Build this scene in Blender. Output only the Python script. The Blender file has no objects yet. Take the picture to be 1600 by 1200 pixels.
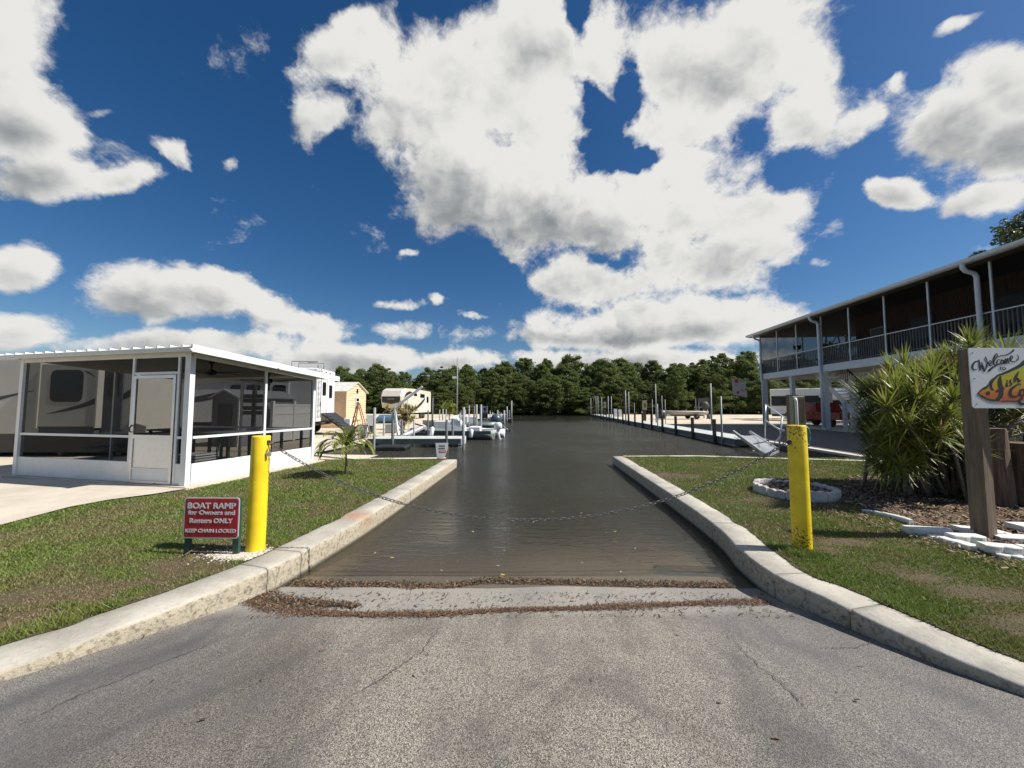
import bpy, math, random
import numpy as np
from mathutils import Vector, Matrix, noise as mnoise

# ------------------------------------------------------------------ camera, sky, sun, exposure
SC = bpy.context.scene
COL = SC.collection
R = math.radians
PITCH, FPX, HCAM = R(3.45), 580.0, 1.5
YAW = R(5.2)                       # the canal runs 5.2 degrees to the right of the view
SUN_EL, SUN_AZ = R(47), R(96)      # azimuth from +Y towards +X
SUND = Vector((math.cos(SUN_EL)*math.sin(SUN_AZ), math.cos(SUN_EL)*math.cos(SUN_AZ), math.sin(SUN_EL)))

cam = bpy.data.cameras.new('camera')
cam.sensor_width = 36.0
cam.lens = FPX/1600*36
cam.clip_start, cam.clip_end = 0.05, 3000
camo = bpy.data.objects.new('camera', cam); COL.objects.link(camo)
camo.location = (0, 0, HCAM); camo.rotation_euler = (math.pi/2 + PITCH, 0, 0)
SC.camera = camo

sun = bpy.data.lights.new('sun', 'SUN'); sun.energy = 5.0; sun.angle = R(0.5); sun.color = (1.0, 0.95, 0.87)
suno = bpy.data.objects.new('sun', sun); COL.objects.link(suno)
suno.rotation_euler = (-SUND).to_track_quat('-Z', 'Y').to_euler()
suno.location = (20, 5, 40)

SC.view_settings.view_transform = 'Standard'; SC.view_settings.look = 'None'
SC.view_settings.gamma = 1; SC.view_settings.use_curve_mapping = False
SC.view_settings.exposure = 0.42
try:
    SC.cycles.max_bounces = 8; SC.cycles.transparent_max_bounces = 24
    SC.cycles.caustics_reflective = False; SC.cycles.caustics_refractive = False
    SC.cycles.volume_bounces = 0
except Exception: pass

def nd(nt, typ, ins=(), out=0, **kw):
    n = nt.nodes.new(typ)
    for k, v in kw.items(): setattr(n, k, v)
    items = ins.items() if isinstance(ins, dict) else enumerate(ins)
    for k, v in items:
        if v is None: continue
        if isinstance(v, bpy.types.NodeSocket): nt.links.new(v, n.inputs[k])
        else: n.inputs[k].default_value = v
    return n.outputs[out] if out is not None else n
def mth(nt, op, a, b=None, c=None, clamp=False): return nd(nt, 'ShaderNodeMath', [a, b, c], operation=op, use_clamp=clamp)
def vmt(nt, op, a, b=None, out=0): return nd(nt, 'ShaderNodeVectorMath', [a, b], out=out, operation=op)
def mapr(nt, v, a, b, c=0.0, d=1.0, smooth=True):
    return nd(nt, 'ShaderNodeMapRange', [v, a, b, c, d], interpolation_type='SMOOTHSTEP' if smooth else 'LINEAR')
def mix(nt, f, a, b, blend='MIX'):
    n = nt.nodes.new('ShaderNodeMix'); n.data_type = 'RGBA'; n.blend_type = blend
    for i, v in ((0, f), (6, a), (7, b)):
        if isinstance(v, bpy.types.NodeSocket): nt.links.new(v, n.inputs[i])
        else: n.inputs[i].default_value = (*v, 1.0) if isinstance(v, tuple) and len(v) == 3 else v
    return n.outputs[2]
def nz(nt, vec, scale, detail=4, rough=0.55, dist=0.0, out=0):
    return nd(nt, 'ShaderNodeTexNoise', {'Vector': vec, 'Scale': scale, 'Detail': detail, 'Roughness': rough, 'Distortion': dist}, out=out)

def ray(px, py):
    c, s = math.cos(PITCH), math.sin(PITCH)
    a, b = (px-800)/FPX, (600-py)/FPX
    return Vector((a, c-b*s, s+b*c))
def G(px, py, z=0.0):              # the point of height z seen at a pixel of the photograph
    d = ray(px, py); t = (z-HCAM)/d.z
    return Vector((d.x*t, d.y*t, z))
def GY(px, py, Y):                 # the point at distance Y seen at a pixel
    d = ray(px, py); t = Y/d.y
    return Vector((d.x*t, Y, HCAM+d.z*t))
def C(a, b, z=0.0):                # canal frame: a across, b along
    return Vector((a*math.cos(YAW)+b*math.sin(YAW), -a*math.sin(YAW)+b*math.cos(YAW), z))

def build_world():
    w = bpy.data.worlds.new('World'); SC.world = w; w.use_nodes = True
    nt = w.node_tree; nt.nodes.clear()
    # cloud density as a function of direction
    g = bpy.data.node_groups.new('cloud_density', 'ShaderNodeTree')
    g.interface.new_socket('D', in_out='INPUT', socket_type='NodeSocketVector')
    g.interface.new_socket('Density', in_out='OUTPUT', socket_type='NodeSocketFloat')
    g.interface.new_socket('Smooth', in_out='OUTPUT', socket_type='NodeSocketFloat')
    g.interface.new_socket('Relief', in_out='OUTPUT', socket_type='NodeSocketFloat')
    gi = g.nodes.new('NodeGroupInput'); go = g.nodes.new('NodeGroupOutput')
    D = vmt(g, 'NORMALIZE', gi.outputs[0])
    s = nd(g, 'ShaderNodeSeparateXYZ', [D], out=None)
    x, y, z = s.outputs
    yc = mth(g, 'MAXIMUM', y, 0.08)
    zc = mth(g, 'ADD', mth(g, 'MAXIMUM', z, 0.0), 0.16)
    P = nd(g, 'ShaderNodeCombineXYZ', [mth(g, 'DIVIDE', x, zc), mth(g, 'DIVIDE', y, zc), 0.0])
    uv = nd(g, 'ShaderNodeCombineXYZ', [mth(g, 'DIVIDE', x, yc), mth(g, 'DIVIDE', z, yc), 0.0])
    wn = nz(g, D, 4.5, 5, 0.6, out=1)
    wv = vmt(g, 'MULTIPLY', vmt(g, 'SUBTRACT', wn, (0.5, 0.5, 0.5)), (0.24, 0.22, 0.0))
    # less warp close to the horizon, where clouds are far away and small
    wl = nz(g, D, 1.9, 1, 0.5, out=1)
    wv = vmt(g, 'ADD', wv, vmt(g, 'MULTIPLY', vmt(g, 'SUBTRACT', wl, (0.5, 0.5, 0.5)), (0.22, 0.20, 0.0)))
    wscale = mapr(g, z, 0.0, 0.5, 0.28, 1.0)
    wv = nd(g, 'ShaderNodeVectorMath', {0: wv, 3: wscale}, operation='SCALE')
    q = vmt(g, 'ADD', uv, wv)
    def blob(px, py, rx, ry, rot=0, wgt=1.0):
        d = ray(px, py); cu, cv = d.x/d.y, d.z/d.y
        dx = ray(px+rx, py); dy = ray(px, py-ry)
        ru, rv = abs(dx.x/dx.y-cu), abs(dy.z/dy.y-cv)
        m = nd(g, 'ShaderNodeMapping', {0: q, 1: (cu, cv, 0), 2: (0, 0, R(rot)), 3: (ru, rv, 1)}, vector_type='TEXTURE')
        ln = vmt(g, 'LENGTH', m, out=1)
        v = mapr(g, ln, 1.75, 0.1, 0.0, wgt)
        return v, mth(g, 'MULTIPLY', v, vmt(g, 'DOT_PRODUCT', m, (0.45*math.cos(R(rot))+0.75*math.sin(R(rot)), 0.75*math.cos(R(rot))-0.45*math.sin(R(rot)), 0.0), out=1))
    blobs = [(30, 120, 90, 70), (925, 90, 60, 45), (945, 300, 110, 60), (1240, 330, 60, 50, 0, .8), (1210, 400, 70, 40), (1250, 200, 60, 60, 0, .9), (1040, 480, 120, 40), (520, 120, 60, 60, 0, .6), (1350, 180, 40, 40, 30, .5), # centre and radii in the photograph's pixels
        (715, 150, 175, 160), (840, 70, 170, 120), (770, 270, 140, 100), (860, 240, 100, 100), (1050, 200, 90, 60), (640, 200, 110, 70), (560, 50, 40, 40, 0, .75),
        (505, 190, 55, 45, 0, .8), (900, 320, 160, 70), (1080, 110, 140, 110), (1190, 60, 110, 70, 30, .9), (1070, 290, 170, 110),
        (1180, 330, 130, 100), (1120, 410, 140, 60), (950, 430, 130, 40), (1000, 512, 230, 40), (1150, 500, 110, 32), (870, 520, 110, 22),
        (1000, 562, 260, 22), (1270, 130, 50, 80, -30, .7),
        (20, 60, 80, 90), (50, 180, 90, 80), (60, 275, 100, 50), (180, 275, 70, 25, -10, .85), (275, 245, 55, 22, -45, .8),
        (25, 420, 60, 50), (40, 515, 100, 35), (230, 470, 150, 60), (340, 470, 150, 50), (450, 505, 110, 38), (560, 560, 160, 28),
        (690, 562, 110, 18), (640, 510, 65, 30, 0, .8), (625, 455, 50, 15, 0, .8), (690, 453, 24, 13, 0, .75), (656, 380, 24, 12, 0, .7), (740, 478, 30, 8, 0, .7),
        (300, 545, 260, 24),
        (1470, 190, 100, 60, 15), (1570, 120, 90, 80), (1590, 220, 90, 60), (1390, 290, 58, 26), (1310, 200, 55, 30, 30, .8), (1540, 300, 90, 30, 10, .85),
        (1490, 40, 60, 14, 30, .75), (1285, 430, 28, 14, 0, .7), (1400, 130, 40, 16, 40, .6), (170, 160, 30, 12, 0, .5), (385, 265, 26, 14, 30, .6)]
    holes = [(900, 20, 22, 45, 0, .8), (930, 160, 22, 50, 25, .75), (985, 130, 22, 40, -20, .55), (950, 225, 34, 26, 0, .7), (1022, 240, 34, 16, 0, .75), (1240, 265, 22, 40, -20, .5), (800, 410, 60, 20, -35, .7)]
    cov = None
    for b in blobs:
        v, lv = blob(*b)
        if cov is None: cov, sv, sl = v, v, lv
        else: cov = nd(g, 'ShaderNodeMath', [cov, v, 0.25], operation='SMOOTH_MAX'); sv = mth(g, 'ADD', sv, v); sl = mth(g, 'ADD', sl, lv)
    for h in holes: cov = mth(g, 'SUBTRACT', cov, blob(*h)[0])
    lift = mth(g, 'DIVIDE', sl, mth(g, 'ADD', sv, 0.3))
    # the rest of the sky carries the same broken cumulus
    gen = mapr(g, nz(g, P, 0.9, 2, 0.5), 0.50, 0.72, 0.0, 1.0)
    au = mth(g, 'ABSOLUTE', mth(g, 'DIVIDE', x, yc))
    inside = mth(g, 'MULTIPLY', mapr(g, y, 0.12, 0.3), mth(g, 'MULTIPLY', mapr(g, au, 1.75, 1.45), mapr(g, mth(g, 'DIVIDE', z, yc), 1.55, 1.2)))
    cov = mth(g, 'ADD', mth(g, 'MULTIPLY', cov, inside), mth(g, 'MULTIPLY', gen, mth(g, 'SUBTRACT', 1.0, inside)))
    Dn = vmt(g, 'ADD', vmt(g, 'MULTIPLY', D, (1.0, 1.0, 1.25)), vmt(g, 'MULTIPLY', vmt(g, 'SUBTRACT', wn, (0.5, 0.5, 0.5)), (0.10, 0.10, 0.10)))
    f1 = nz(g, Dn, 4.4, 12, 0.66)
    f4 = nz(g, Dn, 4.4, 5, 0.55)
    f3 = nz(g, vmt(g, 'ADD', Dn, tuple(SUND*0.045)), 4.4, 5, 0.55)
    f2 = nz(g, Dn, 4.4, 2, 0.5)
    puff = nd(g, 'ShaderNodeTexVoronoi', {'Vector': Dn, 'Scale': 15.0, 'Smoothness': 0.6}, out=0, feature='SMOOTH_F1')
    puff = mth(g, 'SUBTRACT', 0.45, puff)
    f1 = mth(g, 'ADD', f1, mth(g, 'MULTIPLY', puff, 0.10))
    f4 = mth(g, 'ADD', f4, mth(g, 'MULTIPLY', puff, 0.05))
    den = mth(g, 'ADD', mth(g, 'SUBTRACT', cov, 0.42), mth(g, 'MULTIPLY', mth(g, 'SUBTRACT', f1, 0.5), 2.3))
    smo = mth(g, 'ADD', mth(g, 'SUBTRACT', cov, 0.42), mth(g, 'MULTIPLY', mth(g, 'SUBTRACT', f2, 0.5), 1.5))
    g.links.new(mth(g, 'ADD', mth(g, 'SUBTRACT', f4, f3), mth(g, 'MULTIPLY', lift, 0.42)), go.inputs[2])
    g.links.new(den, go.inputs[0]); g.links.new(smo, go.inputs[1])
    def dens(vec):
        n = nt.nodes.new('ShaderNodeGroup'); n.node_tree = g; nt.links.new(vec, n.inputs[0]); return n.outputs
    tc = nt.nodes.new('ShaderNodeTexCoord'); D0 = tc.outputs['Generated']
    sky = nt.nodes.new('ShaderNodeTexSky'); sky.sky_type = 'NISHITA'; sky.sun_disc = False
    sky.sun_elevation = SUN_EL; sky.sun_rotation = SUN_AZ; sky.altitude = 0; sky.air_density = 1.0; sky.dust_density = 0.5; sky.ozone_density = 4.0
    hs = nd(nt, 'ShaderNodeHueSaturation', {'Hue': 0.503, 'Saturation': 1.28, 'Value': 1.16, 'Fac': 1.0, 'Color': sky.outputs[0]})
    d0, s0, rel = dens(D0)
    alpha = mapr(nt, d0, -0.06, 0.30)
    thick = mapr(nt, s0, 0.15, 0.95)
    br = mth(nt, 'ADD', mth(nt, 'SUBTRACT', 0.90, mth(nt, 'MULTIPLY', thick, 0.37)), mth(nt, 'MULTIPLY', rel, 1.35))
    br = mth(nt, 'MINIMUM', mth(nt, 'MAXIMUM', br, 0.26), 1.0)
    ccol = mix(nt, mapr(nt, br, 0.3, 0.85), (3.5, 3.8, 4.1), (11.4, 11.3, 10.9))
    dz = nd(nt, 'ShaderNodeSeparateXYZ', [D0], out=2)
    alpha = mth(nt, 'MULTIPLY', alpha, mapr(nt, dz, -0.01, 0.02))
    colr = mix(nt, alpha, hs, ccol)
    bg = nd(nt, 'ShaderNodeBackground', {0: colr, 1: 0.053})
    out = nt.nodes.new('ShaderNodeOutputWorld'); nt.links.new(bg, out.inputs[0])
build_world()

# ------------------------------------------------------------------ materials
def new_mat(name):
    m = bpy.data.materials.new(name); m.use_nodes = True; nt = m.node_tree
    b = nt.nodes['Principled BSDF']
    return m, nt, b
def opos(nt): return nd(nt, 'ShaderNodeTexCoord', out=3)       # object coordinates
def wpos(nt): return nd(nt, 'ShaderNodeNewGeometry', out=0)    # world position
def bump(nt, b, h, strength=0.3, dist=0.01):
    n = nd(nt, 'ShaderNodeBump', {'Strength': strength, 'Distance': dist, 'Height': h}); nt.links.new(n, b.inputs['Normal'])
def sc(c, k): return tuple(min(1.0, v*k) for v in c)

def mat(name, col, rough=0.6, metal=0.0, var=0.12, scale=3.0, bmp=0.0, bscale=60.0, stretch=(1, 1, 1), dirt=0.0):
    m, nt, b = new_mat(name)
    v = vmt(nt, 'MULTIPLY', opos(nt), stretch)
    n1 = nz(nt, v, scale, 6, 0.65)
    c = mix(nt, mapr(nt, n1, 0.3, 0.7), sc(col, 1-var), sc(col, 1+var))
    if dirt:
        n2 = nz(nt, v, scale*3.7, 5, 0.7)
        c = mix(nt, mapr(nt, n2, 0.52, 0.78, 0, dirt), c, sc(col, 0.35))
    nt.links.new(c, b.inputs['Base Color'])
    b.inputs['Metallic'].default_value = metal
    nt.links.new(mapr(nt, n1, 0.2, 0.8, max(0.05, rough-0.1), min(1, rough+0.1)), b.inputs['Roughness'])
    if bmp: bump(nt, b, nz(nt, v, bscale, 4, 0.6), bmp, 0.01)
    return m

MT = {}
MT['white_paint'] = mat('white_paint', (0.74, 0.75, 0.74), 0.45, var=0.05, dirt=0.15)
MT['white_metal'] = mat('white_metal', (0.72, 0.74, 0.75), 0.35, var=0.05, dirt=0.12)
MT['house_white'] = mat('house_white', (0.56, 0.60, 0.64), 0.55, var=0.06, dirt=0.15)
MT['cream_roof'] = mat('cream_roof', (0.70, 0.69, 0.63), 0.4, var=0.06, dirt=0.2)
MT['room_floor_shade'] = mat('room_floor_shade', (0.10, 0.095, 0.09), 0.8)
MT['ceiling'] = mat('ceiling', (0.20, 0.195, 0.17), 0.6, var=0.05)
MT['alu'] = mat('alu', (0.62, 0.64, 0.66), 0.35, metal=0.75, var=0.1, dirt=0.2)
MT['galv'] = mat('galv', (0.25, 0.26, 0.27), 0.6, metal=0.1, var=0.2, scale=6, dirt=0.3)
MT['galv_dark'] = mat('galv_dark', (0.07, 0.078, 0.082), 0.6, metal=0.0, var=0.25, scale=6, dirt=0.3)
MT['chain'] = mat('chain', (0.15, 0.145, 0.14), 0.45, metal=0.7, var=0.3, scale=30)
MT['black'] = mat('black', (0.018, 0.018, 0.02), 0.45, var=0.2)
MT['black_glass'] = mat('black_glass', (0.012, 0.014, 0.018), 0.08, var=0.1)
MT['dark_grey'] = mat('dark_grey', (0.06, 0.065, 0.07), 0.6, var=0.2)
MT['mid_grey'] = mat('mid_grey', (0.24, 0.25, 0.25), 0.6, var=0.1)
MT['shed_grey'] = mat('shed_grey', (0.23, 0.24, 0.25), 0.7, var=0.1)
MT['rv_white'] = mat('rv_white', (0.80, 0.81, 0.81), 0.3, var=0.03, dirt=0.08)
MT['rv_grey'] = mat('rv_grey', (0.34, 0.325, 0.29), 0.35, var=0.04)
MT['rv_cream'] = mat('rv_cream', (0.62, 0.58, 0.50), 0.35, var=0.04, dirt=0.1)
MT['beige'] = mat('beige', (0.60, 0.53, 0.42), 0.7, var=0.06)
MT['peach'] = mat('peach', (0.78, 0.56, 0.36), 0.65, var=0.05)
MT['roof_shed'] = mat('roof_shed', (0.58, 0.58, 0.52), 0.7, var=0.15, scale=4)
MT['wood_dock'] = mat('wood_dock', (0.055, 0.045, 0.038), 0.8, var=0.4, scale=6, stretch=(3, 3, 0.6), bmp=0.4)
MT['wood_post'] = mat('wood_post', (0.17, 0.125, 0.085), 0.8, var=0.35, scale=5, stretch=(7, 7, 0.5), bmp=0.5, bscale=12, dirt=0.5)
MT['timber_old'] = mat('timber_old', (0.13, 0.085, 0.06), 0.85, var=0.5, scale=5, stretch=(6, 6, 0.5), bmp=0.8, bscale=10, dirt=0.6)
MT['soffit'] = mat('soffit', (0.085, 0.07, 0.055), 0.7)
MT['wood_clad'] = mat('wood_clad', (0.105, 0.052, 0.026), 0.6, var=0.25, scale=3, stretch=(1, 5, 0.4))
MT['wood_ladder'] = mat('wood_ladder', (0.24, 0.13, 0.07), 0.7, var=0.2)
MT['deck'] = mat('deck', (0.50, 0.53, 0.51), 0.7, var=0.12, scale=2.5, dirt=0.25)
MT['dock_side'] = mat('dock_side', (0.075, 0.095, 0.09), 0.6, var=0.2)
MT['gravel_white'] = mat('gravel_white', (0.66, 0.60, 0.48), 0.9, var=0.25, scale=20)
MT['slab'] = mat('slab', (0.55, 0.49, 0.40), 0.85, var=0.12, scale=1.2, bmp=0.15, bscale=80, dirt=0.2)
MT['bulkhead'] = mat('bulkhead', (0.10, 0.095, 0.08), 0.85, var=0.4, scale=3, bmp=0.4, bscale=10)
MT['cap'] = mat('cap', (0.62, 0.58, 0.49), 0.85, var=0.15, scale=3, bmp=0.3, bscale=30, dirt=0.4)
MT['edging'] = mat('edging', (0.66, 0.65, 0.61), 0.8, var=0.10, scale=8, bmp=0.25, bscale=50, dirt=0.4)
MT['edging_ring'] = mat('edging_ring', (0.52, 0.51, 0.48), 0.85, var=0.15, scale=6, bmp=0.35, bscale=40, dirt=0.5)
MT['sign_white'] = mat('sign_white', (0.74, 0.75, 0.77), 0.4, var=0.03, dirt=0.05)
MT['sign_red'] = mat('sign_red', (0.50, 0.022, 0.028), 0.4, var=0.05)
MT['sign_green'] = mat('sign_green', (0.025, 0.07, 0.055), 0.5, var=0.15)
MT['print_black'] = mat('print_black', (0.012, 0.012, 0.014), 0.5, var=0.05)
MT['print_grey'] = mat('print_grey', (0.36, 0.35, 0.36), 0.5, var=0.03)
MT['print_red'] = mat('print_red', (0.5, 0.06, 0.05), 0.5, var=0.03)
MT['hose'] = mat('hose', (0.08, 0.30, 0.26), 0.5, var=0.1)
MT['red_car'] = mat('red_car', (0.20, 0.012, 0.014), 0.25, var=0.05)
MT['rubber'] = mat('rubber', (0.02, 0.02, 0.02), 0.8, var=0.2)
MT['canvas'] = mat('canvas', (0.80, 0.80, 0.80), 0.8, var=0.05)
MT['outboard'] = mat('outboard', (0.045, 0.07, 0.11), 0.3, var=0.1)
MT['hull_grey'] = mat('hull_grey', (0.20, 0.23, 0.23), 0.4, var=0.1)
MT['hull_dark'] = mat('hull_dark', (0.06, 0.085, 0.08), 0.4, var=0.1)
MT['tan_box'] = mat('tan_box', (0.34, 0.29, 0.20), 0.6, var=0.1)
MT['bark'] = mat('bark', (0.16, 0.13, 0.10), 0.9, var=0.4, scale=5, stretch=(2, 2, 0.6))
MT['cane'] = mat('cane', (0.20, 0.175, 0.14), 0.9, var=0.35, scale=9, stretch=(0.6, 0.6, 4))
MT['blue_tarp'] = mat('blue_tarp', (0.05, 0.12, 0.20), 0.6)

def build_special_mats():
    # asphalt: pale aggregate in a grey binder, worn and stained in broad streaks
    def asphalt(name, lo, hi, k=1.0):
        m, nt, b = new_mat(name); p = wpos(nt)
        vor = nd(nt, 'ShaderNodeTexVoronoi', {'Vector': p, 'Scale': 240.0}, out=None)
        cellc = nd(nt, 'ShaderNodeSeparateColor', [vor.outputs['Color']], out=0)
        f = nz(nt, p, 120.0, 3, 0.7)
        a = mth(nt, 'ADD', mth(nt, 'MULTIPLY', cellc, 0.6), mth(nt, 'MULTIPLY', f, 0.5))
        c = mix(nt, mapr(nt, a, 0.25, 0.85), lo, hi)
        white = mapr(nt, cellc, 0.93, 0.97)
        c = mix(nt, mth(nt, 'MULTIPLY', white, 0.75), c, (0.55, 0.53, 0.48))
        big = nz(nt, vmt(nt, 'MULTIPLY', p, (1.0, 0.45, 1.0)), 0.9, 5, 0.6, 0.6)
        mid = nz(nt, vmt(nt, 'MULTIPLY', p, (1.6, 0.7, 1.0)), 3.0, 5, 0.65)
        c = mix(nt, mapr(nt, big, 0.42, 0.62, 0.0, 0.60*k), c, sc(lo, 0.75))
        c = mix(nt, mapr(nt, mid, 0.48, 0.68, 0.0, 0.45*k), c, (0.115, 0.108, 0.105))
        # darker, bluish worn lanes off to both sides
        sx = nd(nt, 'ShaderNodeSeparateXYZ', [p], out=0)
        sx2 = mth(nt, 'ADD', sx, mth(nt, 'MULTIPLY', mth(nt, 'SUBTRACT', big, 0.5), 1.2))
        side = mth(nt, 'ADD', mapr(nt, sx2, 0.7, 1.9), mapr(nt, sx2, -1.3, -2.4))
        c = mix(nt, mth(nt, 'MULTIPLY', side, 0.42*k), c, (0.105, 0.105, 0.115))
        if k:   # bleached strip between the two tide lines
            sy4 = nd(nt, 'ShaderNodeSeparateXYZ', [p], out=1); sy4 = mth(nt, 'ADD', sy4, mth(nt, 'MULTIPLY', mth(nt, 'SUBTRACT', mid, 0.5), 0.25))
            c = mix(nt, mth(nt, 'MULTIPLY', mapr(nt, sy4, 3.02, 3.2), 0.5), c, (0.36, 0.345, 0.31))
        # tyre and seepage stains trailing down the ramp approach
        if k:
            sx3, sy3 = nd(nt, 'ShaderNodeSeparateXYZ', [p], out=None).outputs[:2]
            for (xa, ya, xb, yb, wd, am) in ((-1.9, 2.9, -3.1, 1.5, 0.20, .75), (-1.25, 2.6, -2.3, 1.3, 0.10, .5), (1.35, 2.7, 1.75, 1.6, 0.10, .65), (1.75, 2.75, 3.0, 1.5, 0.20, .65), (-0.55, 2.75, -0.95, 1.75, 0.08, .5), (2.2, 2.6, 3.4, 1.6, .12, .6)):
                L_ = math.hypot(xb-xa, yb-ya); ux, uy = (xb-xa)/L_, (yb-ya)/L_
                ca = mth(nt, 'ADD', mth(nt, 'MULTIPLY', mth(nt, 'SUBTRACT', sx3, xa), -uy), mth(nt, 'MULTIPLY', mth(nt, 'SUBTRACT', sy3, ya), ux))
                al = mth(nt, 'ADD', mth(nt, 'MULTIPLY', mth(nt, 'SUBTRACT', sx3, xa), ux), mth(nt, 'MULTIPLY', mth(nt, 'SUBTRACT', sy3, ya), uy))
                ca = mth(nt, 'ABSOLUTE', mth(nt, 'ADD', ca, mth(nt, 'MULTIPLY', mth(nt, 'SUBTRACT', mid, 0.5), wd*1.6)))
                f_ = mth(nt, 'MULTIPLY', mapr(nt, ca, wd, 0.0), mapr(nt, al, -0.2, 0.5))
                f_ = mth(nt, 'MULTIPLY', f_, mapr(nt, big, 0.35, 0.6, 0.25, 1.0))
                c = mix(nt, mth(nt, 'MULTIPLY', f_, am*0.62), c, (0.055, 0.053, 0.058))
        nt.links.new(c, b.inputs['Base Color']); b.inputs['Roughness'].default_value = 0.85
        bump(nt, b, mth(nt, 'ADD', vor.outputs['Distance'], f), 0.55, 0.006)
        return m
    MT['asphalt'] = asphalt('asphalt', (0.058, 0.054, 0.048), (0.40, 0.352, 0.292))
    MT['asphalt_lot'] = asphalt('asphalt_lot', (0.055, 0.053, 0.052), (0.15, 0.14, 0.13), 0.0)
    # cast concrete, weathered and pitted
    def concrete(name, lo, hi, face, spots=()):
        m, nt, b = new_mat(name); p = wpos(nt)
        n1 = nz(nt, p, 2.2, 7, 0.65); n2 = nz(nt, p, 26, 6, 0.7); n3 = nz(nt, p, 24, 8, 0.78)
        c = mix(nt, mapr(nt, n1, 0.3, 0.7), lo, hi)
        c = mix(nt, mapr(nt, n2, 0.5, 0.72, 0, 0.4), c, sc(lo, 0.6))
        nrm = nd(nt, 'ShaderNodeSeparateXYZ', [nd(nt, 'ShaderNodeNewGeometry', out=1)], out=2)
        side = mapr(nt, nrm, 0.75, 0.3)
        fc = mix(nt, mapr(nt, n3, 0.46, 0.64, 0, .8), face, (0.12, 0.10, 0.075))
        c = mix(nt, side, c, fc)
        zz = nd(nt, 'ShaderNodeSeparateXYZ', [p], out=2)
        wet = mapr(nt, mth(nt, 'ADD', zz, mth(nt, 'MULTIPLY', mth(nt, 'SUBTRACT', n3, 0.5), 0.05)), -0.185, -0.235)
        c = mix(nt, mth(nt, 'MULTIPLY', wet, 0.9), c, (0.02, 0.018, 0.013))   # algae band at the water line
        for (sx, sy, r_) in spots:
            dd = vmt(nt, 'DISTANCE', p, (sx, sy, 0.0), out=1)
            dd = mth(nt, 'ADD', dd, mth(nt, 'MULTIPLY', mth(nt, 'SUBTRACT', n3, 0.5), r_*1.4))
            c = mix(nt, mapr(nt, dd, r_, 0.0, 0, 0.7), c, (0.36, 0.15, 0.06))
        nt.links.new(c, b.inputs['Base Color']); b.inputs['Roughness'].default_value = 0.9
        bump(nt, b, mth(nt, 'ADD', mth(nt, 'MULTIPLY', n2, 0.5), mth(nt, 'MULTIPLY', n3, side)), 0.6, 0.02)
        return m
    s1 = G(556, 806); s2 = G(985, 716)
    MT['curb'] = concrete('curb', (0.32, 0.30, 0.26), (0.50, 0.47, 0.40), (0.48, 0.425, 0.32), [(s1.x, s1.y, 0.34), (s2.x, s2.y, 0.45)])
    # lawn soil / thatch
    m, nt, b = new_mat('lawn_soil'); p = wpos(nt)
    n1 = nz(nt, p, 1.3, 6, 0.65); n2 = nz(nt, p, 24, 6, 0.7)
    c = mix(nt, mapr(nt, n1, 0.4, 0.62), (0.085, 0.078, 0.034), (0.125, 0.092, 0.052))
    c = mix(nt, mapr(nt, n2, 0.4, 0.75, 0, 0.6), c, (0.06, 0.05, 0.03))
    nt.links.new(c, b.inputs['Base Color']); b.inputs['Roughness'].default_value = 1.0; bump(nt, b, n2, 0.8, 0.03)
    MT['lawn_soil'] = m
    # grass blades, each its own tint; the 'dry' attribute marks straw patches
    m, nt, b = new_mat('grass_blade')
    at = nd(nt, 'ShaderNodeAttribute', out=2, attribute_name='dry')
    ri = nd(nt, 'ShaderNodeNewGeometry', out='Random Per Island')
    gcol = mix(nt, ri, (0.088, 0.150, 0.022), (0.225, 0.30, 0.058))
    big = nz(nt, wpos(nt), 0.8, 3, 0.5)
    gcol = mix(nt, mapr(nt, big, 0.4, 0.65, 0, 0.4), gcol, (0.22, 0.23, 0.055))
    dcol = mix(nt, ri, (0.17, 0.125, 0.06), (0.36, 0.28, 0.15))
    c = mix(nt, at, gcol, dcol)
    nt.links.new(c, b.inputs['Base Color']); b.inputs['Roughness'].default_value = 0.55
    tr = nd(nt, 'ShaderNodeBsdfTranslucent', {0: c}); ms = nd(nt, 'ShaderNodeMixShader', [0.3, b.outputs[0], tr])
    nt.links.new(ms, nt.nodes['Material Output'].inputs[0]); MT['grass_blade'] = m
    # leaves
    def leaf(name, a, bb, dead=None, trans=0.3, rough=0.45):
        m, nt, b = new_mat(name)
        ri = nd(nt, 'ShaderNodeNewGeometry', out='Random Per Island')
        oi = nd(nt, 'ShaderNodeObjectInfo', out=5)
        c = mix(nt, ri, a, bb)
        c = mix(nt, mth(nt, 'MULTIPLY', oi, 0.5), c, (0.13, 0.15, 0.045) if dead is None else sc(a, 1.3))
        if dead: c = mix(nt, mapr(nt, ri, 0.86, 0.9), c, dead)
        nt.links.new(c, b.inputs['Base Color']); b.inputs['Roughness'].default_value = rough
        tr = nd(nt, 'ShaderNodeBsdfTranslucent', {0: c}); ms = nd(nt, 'ShaderNodeMixShader', [trans, b.outputs[0], tr])
        nt.links.new(ms, nt.nodes['Material Output'].inputs[0]); return m
    MT['mangrove_leaf'] = leaf('mangrove_leaf', (0.070, 0.112, 0.024), (0.180, 0.230, 0.060), None, 0.42, 0.75)
    MT['tree_leaf'] = leaf('tree_leaf', (0.030, 0.050, 0.020), (0.075, 0.10, 0.035))
    MT['strap_leaf'] = leaf('strap_leaf', (0.12, 0.165, 0.028), (0.34, 0.36, 0.075), (0.26, 0.20, 0.10), 0.35, 0.5)
    MT['strap_leaf_shaded'] = leaf('strap_leaf_shaded', (0.05, 0.085, 0.018), (0.135, 0.175, 0.042), (0.18, 0.14, 0.08), 0.25, 0.5)  # same leaf, darkened to carry the shade inside the bush
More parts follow.
